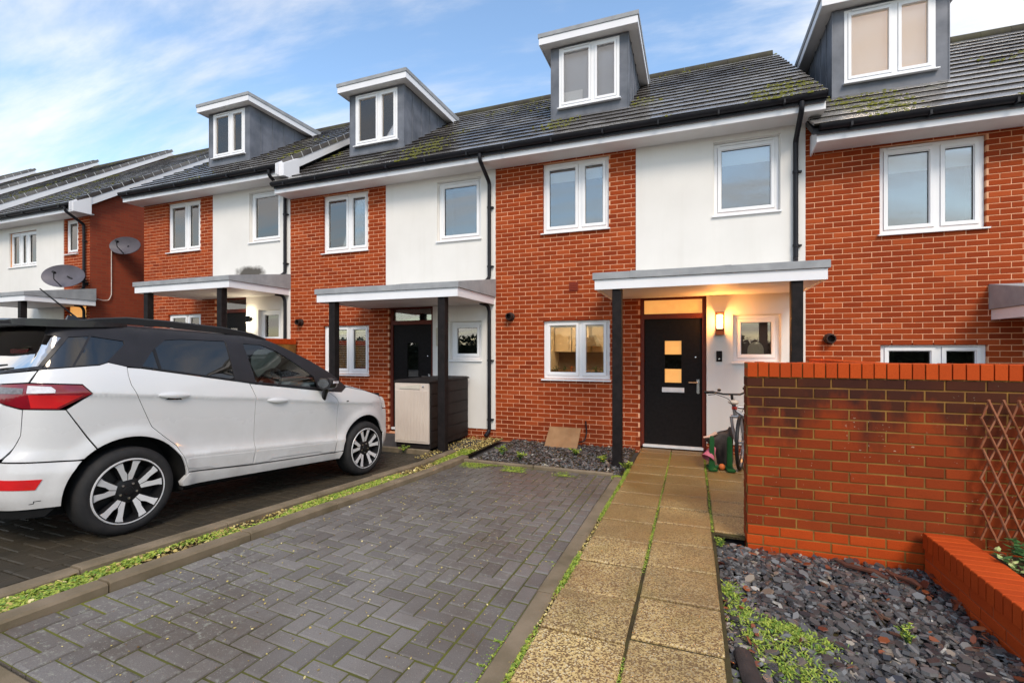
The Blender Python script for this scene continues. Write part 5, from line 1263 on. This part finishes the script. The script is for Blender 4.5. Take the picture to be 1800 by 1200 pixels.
patch('lower_valance', [(-.01, .235), (.95, .235), (1.0, .296), (-.01, .297)], 'trim_black', car, off=.012)
# mouldings on the doors, handles
patch('door_moulding', [(1.81, .43), (1.80, .515), (2.425, .492), (2.412, .376), (2.05, .388), (2.0, .41), (1.90, .412)], 'paint_white', RD, off=-.007, gap=.006, lip=.01)
patch('door_moulding', [(2.43, .492), (3.44, .462), (3.425, .352), (3.25, .355), (3.20, .378), (2.62, .392), (2.57, .372), (2.422, .377)], 'paint_white', FD, off=-.007, gap=.006, lip=.01)
def handle(s0, s1, z0, z1, parents):
    for k, sg in enumerate((1, -1)):
        m = MB(); rings = []
        for i in range(9):
            t = i/8; s = lerp(s0, s1, t); z = lerp(z0, z1, t); bul = math.sin(math.pi*min(max(t, .03), .97))**.45
            P = Vector(surf(s, z)); hgt = .026*bul; o = .028*bul
            rings.append([(P.x, (P.y+.004-o*a)*1 if False else (P.y+.004-o*a), P.z+hgt*b) for a, b in ((0, -.9), (.7, -.85), (1, -.3), (1, .3), (.7, .85), (0, .9))])
        m.loft(rings, 0, True)
        if sg < 0: m.v = [(p[0], -p[1], p[2]) for p in m.v]
        m.build('door_handle', 'paint_white', parents[k], 50)
handle(1.565, 1.80, 1.038, 1.030, RD); handle(2.53, 2.755, .963, .953, FD)
patch('handle_recess', [(1.62, 1.0), (1.75, .997), (1.72, 1.02), (1.65, 1.022)], 'trim_black', RD, off=-.001, gap=0, lip=0)
# black upper body with window openings
W_rear = [(-.05, 1.210), (.47, 1.213), (.835, 1.245), (.985, 1.455), (.55, 1.500), (-.05, 1.505)]
W_d = [(.865, 1.236), (1.040, 1.247), (1.156, 1.474), (1.030, 1.458)]
W_q = [(1.058, 1.254), (1.170, 1.474), (1.372, 1.452), (1.378, 1.428), (1.25, 1.288), (1.2, 1.270)]
W_r = [(1.472, 1.262), (1.564, 1.39), (1.67, 1.482), (1.80, 1.500), (2.190, 1.512), (2.208, 1.166), (1.589, 1.247)]
W_f = [(2.358, 1.503), (2.555, 1.500), (2.715, 1.446), (2.899, 1.338), (3.112, 1.195), (3.150, 1.078), (2.412, 1.142)]
TOPE = [(0, 1.54), (.55, 1.545), (1.0, 1.56), (1.4, 1.575), (2.0, 1.58), (2.4, 1.575), (2.65, 1.553), (2.83, 1.483), (3.107, 1.366), (3.377, 1.226), (3.57, 1.085)]
patch('upper_frame', [(-.01, 1.19), (.46, 1.192), (.849, 1.224), (1.065, 1.250), (1.2, 1.266), (1.256, 1.288), (1.372, 1.260), (1.467, 1.250), (2.223, 1.149), (2.345, 1.131), (3.152, 1.050), (3.289, 1.036), (3.50, 1.026), (3.575, 1.083)]+[(a, b) for a, b in TOPE[::-1][1:]]+[(-.01, 1.54)], 'pillar_black', car, holes=[W_rear, W_d, W_q, W_r, W_f], gap=0, lip=.03, grid=.035)
for nm, w, mt in (('rear_window', W_rear, 'car_rear'), ('quarter_pane', W_d, 'car_privacy'), ('quarter_pane', W_q, 'car_privacy'), ('rear_side_pane', W_r, 'car_privacy'), ('front_side_pane', W_f, 'car_glass')):
    w2 = [(max(a, 0 if nm == 'rear_window' else -9), b) for a, b in w]
    patch(nm, w2, mt, car, off=.006, gap=-.004, lip=0)
patch('pane_divider', [(1.566, 1.392), (1.588, 1.408), (1.610, 1.246), (1.588, 1.249)], 'trim_black', car, off=.003, gap=0, lip=.004)
patch('waist_trim', [(1.47, 1.250), (2.22, 1.150), (3.15, 1.052), (3.15, 1.066), (2.41, 1.132), (2.22, 1.163), (1.589, 1.246), (1.475, 1.263)], 'trim_black', car, off=-.006, gap=0, lip=.008)
# roof, windscreen, bonnet: loft across the car
EDGE = [(Vector(surf(s, z))) for s, z in [(.0001, 1.54), (.3, 1.542), (.55, 1.545), (.8, 1.552), (1.0, 1.56), (1.2, 1.568), (1.4, 1.575), (1.7, 1.578), (2.0, 1.58), (2.4, 1.575), (2.55, 1.566), (2.65, 1.553), (2.74, 1.52), (2.83, 1.483), (2.97, 1.428), (3.107, 1.366), (3.24, 1.30), (3.377, 1.226), (3.48, 1.155), (3.575, 1.083), (3.74, 1.056), (3.9, 1.031), (4.05, 1.0), (4.2, .966), (4.33, .945), (4.45, .928), (4.62, .91), (4.8, .89), (5.0, .888), (5.2, .886)]]
def edge_at(x):
    for a, b in zip(EDGE, EDGE[1:]):
        if a.x <= x <= b.x: t = (x-a.x)/max(b.x-a.x, 1e-6); return a.lerp(b, t)
    return EDGE[-1] if x > EDGE[-1].x else EDGE[0]
CROWN = [(-.42, .0), (-.2, .018), (.1, .035), (.6, .045), (1.2, .045), (1.5, .05), (2.0, .065), (2.16, .085), (2.4, .075), (2.8, .06), (3.1, .03), (3.25, .01)]
def topstrip(name, xa, xb, mat, n, inset_=.0, shift=0.):
    rows = []
    for i in range(n+1):
        x = lerp(xa, xb, i/n); e = edge_at(x); c = interp(x, CROWN); r_ = []
        for k in range(17):
            q = -1+2*k/16; r_.append((x+shift*(1-q*q)*interp(x, [(1.3, 0), (2.15, 1), (2.6, .4), (3.2, 0)]), e.y*q*(1-inset_), e.z+c*(1-abs(q)**2.2)))
        rows.append(r_)
    m = MB(); m.loft(rows, 0, False, closed=False); o = m.build(name, mat, car, 60)
    return o
x0e = EDGE[0].x
topstrip('roof_panel', x0e+.003, 1.272, 'paint_black', 26); topstrip('windscreen', 1.275, 2.150, 'car_glass', 16, .035, .10); topstrip('bonnet', 2.155, EDGE[-1].x-.005, 'paint_white', 20, 0, .10)
m = MB(); rows = []
for x, zt, zb_, w in ((-.675, 1.553, 1.538, .55), (-.66, 1.560, 1.524, .610), (-.58, 1.570, 1.520, .650), (-.46, 1.578, 1.524, .676), (-.33, 1.584, 1.534, .688), (-.18, 1.588, 1.550, .686), (-.02, 1.590, 1.566, .660)):
    rows.append([(x+.03*(abs(q)**3), w*q, (zt if up_ else zb_)+.010*(1-q*q)) for up_, qs in ((1, [-1+k/5 for k in range(11)]), (0, [1-k/5 for k in range(11)])) for q in qs])
m.loft(rows, 0, True); m.build('roof_spoiler', 'paint_black', car, 40)
m = MB(); m.box(-.62, -.58, -.16, .16, 1.510, 1.522); m.build('brake_light', 'lamp_red_dark', car)
for sg in (-1, 1):
    m = MB(); pth_ = [(-.30, .60, 1.560), (-.17, .607, 1.592), (.02, .612, 1.622), (.3, .615, 1.628), (.8, .612, 1.622), (1.10, .60, 1.594), (1.27, .588, 1.552)]; rows = []
    P = _catmull([(a[0], a[2]) for a in pth_], 4) if False else None
    for a in pth_: rows.append([(a[0], sg*(a[1]+.020*c), a[2]+.010+.016*d_) for c, d_ in ((-1, -2.6), (1, -2.6), (1, .4), (.4, 1), (-.4, 1), (-1, .4))])
    m.loft(rows, 0, True); m.build('roof_rail', 'trim_black', car, 50)
m = MB(); m.loft([[(-.12, -.028, 1.60), (.07, -.02, 1.60), (.07, .02, 1.60), (-.12, .028, 1.60)], [(-.10, -.006, 1.668), (-.06, -.006, 1.668), (-.06, .006, 1.668), (-.10, .006, 1.668)]], 0, True); m.build('shark_fin', 'paint_black', car, 40)
m = MB(); m.tube([(.02, .0, 1.60), (-.28, .02, 1.86)], [.008, .004], 6); m.build('aerial', 'trim_black', car)
# mirror
for sg in (-1, 1):
    m = MB(); c = Vector((1.745, sg*.99, 1.125)); rows = []
    for x, s in ((-.055, .82), (-.05, 1), (.02, 1.0), (.07, .78), (.10, .35)): rows.append([(c.x+x, c.y+0.10*s*math.copysign(abs(math.cos(a))**.7, math.cos(a)), c.z+0.062*s*math.copysign(abs(math.sin(a))**.7, math.sin(a))) for a in [2*math.pi*k/20 for k in range(20)]])
    m.loft(rows, 0, True); m.tube([(1.775, sg*.95, 1.09), (1.80, sg*.90, 1.0), (1.82, sg*.862, .955)], [.035, .028, .03], 10); w = m.build('wing_mirror', 'paint_black', car, 45)
    m = MB(); m.add([(c.x-.057, c.y+0.08*math.cos(a), c.z+.047*math.sin(a)) for a in [2*math.pi*k/20 for k in range(20)]], [tuple(range(20))]); m.build('mirror_glass', 'chrome', w, fix=False)
    m = MB(); m.loft([[(c.x-.02, c.y+sg*.105, c.z+.004), (c.x-.02, c.y+sg*.122, c.z+.004), (c.x-.02, c.y+sg*.122, c.z+.028), (c.x-.02, c.y+sg*.105, c.z+.028)], [(c.x+.06, c.y+sg*.06, c.z+.004), (c.x+.06, c.y+sg*.102, c.z+.004), (c.x+.06, c.y+sg*.102, c.z+.028), (c.x+.06, c.y+sg*.06, c.z+.028)]], 0, True); m.build('indicator', 'lamp_clear', w)
# inside and underneath
m = MB(); m.box(-.45, 2.98, -.64, .64, .20, .98); m.box(.42, 2.08, -.83, .83, .26, .95); m.box(-.58, -.44, -.56, .56, .33, 1.0); m.prism([(-.50, .5), (-.40, 1.15), (.2, 1.12), (.2, .9)], 'y', -.70, .70); m.build('floor_pan', 'underbody', car)
for cx in (0., 2.519):
    for sg in (-1, 1):
        m = MB(); rows = [[(cx+(ARC+.003)*math.cos(R(a)), sg*y_, .335+(ARC+.003)*math.sin(R(a))) for y_ in (.62, .72, min(.865, -surf(s_of_x(cx+ARC*math.cos(R(a))), max(.335+ARC*math.sin(R(a)), .2)).__getitem__(1)-.008))] for a in range(-12, 193, 8)]; m.loft(rows, 0, False, closed=False); m.build('arch_liner', 'underbody', car, 60, fix=False)
m = MB(); m.loft([[(x, y, z) for y in (-.70, .70) for z in ((.95, zt) if y < 0 else (zt, .95))] for x, zt in ((1.62, 1.0), (1.72, 1.10), (2.0, 1.12), (2.14, 1.09))], 0, True); m.build('dashboard', 'dash_grey', car, 30)
m = MB()
_sw = Matrix.Translation((1.50, -.37, 1.10)) @ Matrix.Rotation(R(-66), 4, 'Y')
rg = []
for k in range(28):
    a = 2*math.pi*k/28; c = Vector((.18*math.cos(a), .18*math.sin(a), 0)); d_ = Vector((math.cos(a), math.sin(a), 0)); rg.append([_sw @ (c+d_*.015*math.cos(b)+Vector((0, 0, .015*math.sin(b)))) for b in [2*math.pi*j/8 for j in range(8)]])
rg.append(rg[0]); m.loft(rg); m.loft([[_sw @ Vector((.06*math.cos(a), .06*math.sin(a), z)) for a in [2*math.pi*k/12 for k in range(12)]] for z in (-.03, .03)], 0, True)
for a in (0, 2.2, 4.1): m.tube([_sw @ Vector((0, 0, 0)), _sw @ Vector((.18*math.cos(a), .18*math.sin(a), 0))], .016, 6)
m.build('steering_wheel', 'trim_black', car, 50)
def seat(x, y):
    m = MB(); rows = []
    for z, xx, w, t in ((.86, .0, .24, .06), (1.0, -.03, .25, .065), (1.2, -.09, .235, .06), (1.30, -.12, .17, .045), (1.315, -.125, .07, .03), (1.345, -.13, .07, .03), (1.36, -.132, .125, .05), (1.48, -.155, .115, .045), (1.50, -.16, .07, .03)):
        rows.append([(x+xx+t*math.cos(a), y+w*math.copysign(abs(math.sin(a))**.6, math.sin(a)), z) for a in [2*math.pi*k/16 for k in range(16)]])
    m.loft(rows, 0, True); m.chbox(x-.02, x+.46, y-.24, y+.24, .80, 1.0, .05); m.build('seat', 'seat_grey', car, 50)
seat(1.02, -.37); seat(1.02, .37); seat(.22, -.42); seat(.22, .42)
# wheels
def car_wheel(cx, sg):
    yo = sg*.868                                    # outer face
    def Y(v): return yo-sg*v                        # v: depth behind the outer face
    b = MB(); b.lathe([(.232, 0), (.225, .0), (.215, .03), (.20, .09), (.06, .075), (0, .075)], 48, 'y'); b.lathe([(.235, .01), (.235, .20)], 48, 'y'); b.v = [(p[0]+cx, yo-sg*p[1], p[2]+.325) for p in b.v]; w = b.build('wheel', 'alloy_black', car, 40)
    t = MB(); t.lathe([(.238, .012), (.243, .004), (.262, -.004), (.290, -.002), (.312, .014), (.322, .035), (.325, .06), (.325, .15), (.322, .18), (.31, .20), (.24, .20)], 64, 'y'); t.v = [(p[0]+cx, yo-sg*p[1], p[2]+.325) for p in t.v]; t.build('tyre', 'tyre', w, 50)
    r_ = MB(); r_.lathe([(.243, .004), (.240, -.002), (.232, -.002), (.229, .010)], 64, 'y'); r_.v = [(p[0]+cx, yo-sg*p[1], p[2]+.325) for p in r_.v]; r_.build('rim', 'alloy', w, 50)
    ph = R(96)
    for k in range(5):
        a0 = ph+2*math.pi*k/5
        # Y spoke: narrow root, two arms flaring to the rim, open wedge between
        for side in (-1, 1):
            pl = [(.080, side*.002), (.128, side*.003), (.158, side*.020), (.233, side*.036), (.229, side*.104), (.185, side*.070), (.140, side*.052), (.080, side*.030)]
            s = MB(); 
            def PT(q, v):
                r0, l0 = q; return (cx+r0*math.cos(a0)-l0*math.sin(a0), Y(v), .325+r0*math.sin(a0)+l0*math.cos(a0))
            def dep(r0): return .022-.018*min(max((r0-.08)/.15, 0), 1)
            top = [PT(q, dep(q[0])) for q in pl]; bot = [PT((q[0], q[1]*1.25), dep(q[0])+.035) for q in pl]
            s.loft([bot, top], 1, False); o = len(s.v)-len(top); n_ = len(top); s.f.append(tuple(o+i for i in range(n_))); s.m.append(0)
            s.build('spoke', ['alloy', 'alloy_black'], w)
    h = MB(); h.lathe([(0, .012), (.030, .014), (.034, .022), (.075, .026), (.095, .032), (.10, .06)], 32, 'y'); h.v = [(p[0]+cx, yo-sg*p[1], p[2]+.325) for p in h.v]; h.build('hub', 'alloy_black', w, 40)
    for k in range(5):
        a = ph+math.pi/5+2*math.pi*k/5; n_ = MB(); n_.lathe([(0, -.002), (.008, -.002), (.010, .008)], 8, 'y'); n_.v = [(p[0]+cx+.056*math.cos(a), yo-sg*(p[1]+.018), p[2]+.325+.056*math.sin(a)) for p in n_.v]; n_.build('wheel_nut', 'chrome', w)
for cx in (0., 2.519):
    for sg in (-1, 1): car_wheel(cx, sg)
# rear wiper, number-plate recess, badge, scrape on the bumper
m = MB(); m.tube([Vector(surf(.02, 1.22, -.02)), Vector(surf(.30, 1.235, -.022)), Vector(surf(.50, 1.25, -.02))], [.014, .010, .006], 8); m.build('rear_wiper', 'trim_black', car, 40)
patch('wing_badge', [(3.565, .906), (3.60, .910), (3.604, .922), (3.57, .918)], 'trim_black', car, off=-.002, gap=0, lip=.002)
patch('bumper_scrape', [(.86, .335), (.885, .337), (.887, .352), (.92, .353), (.92, .357), (.883, .356), (.881, .341), (.86, .339)], 'trim_black', car, off=-.001, gap=0, lip=0, mirror=False, grid=.01)
# ------------------------------------------------------------------ across the road, unseen: trees mirrored in the windows, hedge added for reflections
def bare_tree(loc, h, seed, label):
    rs = random.Random(seed); t = thing('bare_tree', label, 'tree', loc, 0, 'bare trees across the road'); tr = MB(); tw = MB()
    def grow(p, d, L, r, depth, mb):
        q = p+d*L; mid = p+d*L*.5+Vector((rs.uniform(-1, 1), rs.uniform(-1, 1), rs.uniform(-.3, .6)))*L*.06
        mb.tube([p, mid, q], [r, r*.85, r*.7], 6 if depth > 3 else 4, caps=False)
        if depth == 0: return
        for k in range(3 if depth > 1 else 4):
            ax = Vector((rs.uniform(-1, 1), rs.uniform(-1, 1), rs.uniform(-.5, .5))).normalized(); a = rs.uniform(.3, .75)
            nd_ = (Matrix.Rotation(a, 3, ax) @ d).normalized(); nd_.z += .12; nd_.normalize()
            grow(q if k < 2 else mid, nd_, L*rs.uniform(.62, .82), r*.62, depth-1, tw)
    grow(Vector((0, 0, -.1)), Vector((rs.uniform(-.05, .05), 0, 1)).normalized(), h*.27, h*.022, 5, tr)
    tr.build('trunk', 'log_dark', t, 60, fix=False); tw.build('crown', 'log_dark', t, 60, fix=False)
bare_tree((-13.5, -15, .6), 9.5, 3, 'bare winter tree across the road, mirrored in the left upstairs windows')
bare_tree((-4.6, -17, .4), 7.5, 5, 'bare winter tree across the road, mirrored low in the middle windows')
bare_tree((9.5, -15, .0), 8.0, 9, 'bare winter tree across the road, mirrored in the right-hand window')
m = MB()
for k in range(14000):
    x = random.uniform(-45, 28); y = -13+random.uniform(-.8, .8); z = gnd(x, 1)-.1+random.uniform(0, 2.3+.5*mnoise.noise(Vector((x*.4, 0, 0)))); a = Vector((random.uniform(-1, 1), random.uniform(-1, 1), random.uniform(-1, 1))).normalized()*.2; b_ = a.cross(Vector((.3, .2, .9))).normalized()*.12
    c = Vector((x, y, z)); m.add([c-a, c-b_, c+a, c+b_], [(0, 1, 2, 3)])
m.box(-45, 28, -13.5, -12.5, -.5, 1.9)
tag(m.build('hedge', 'hedge_dark', None, fix=False), 'unseen dark hedge added across the road for the windows to reflect', kind='stuff')
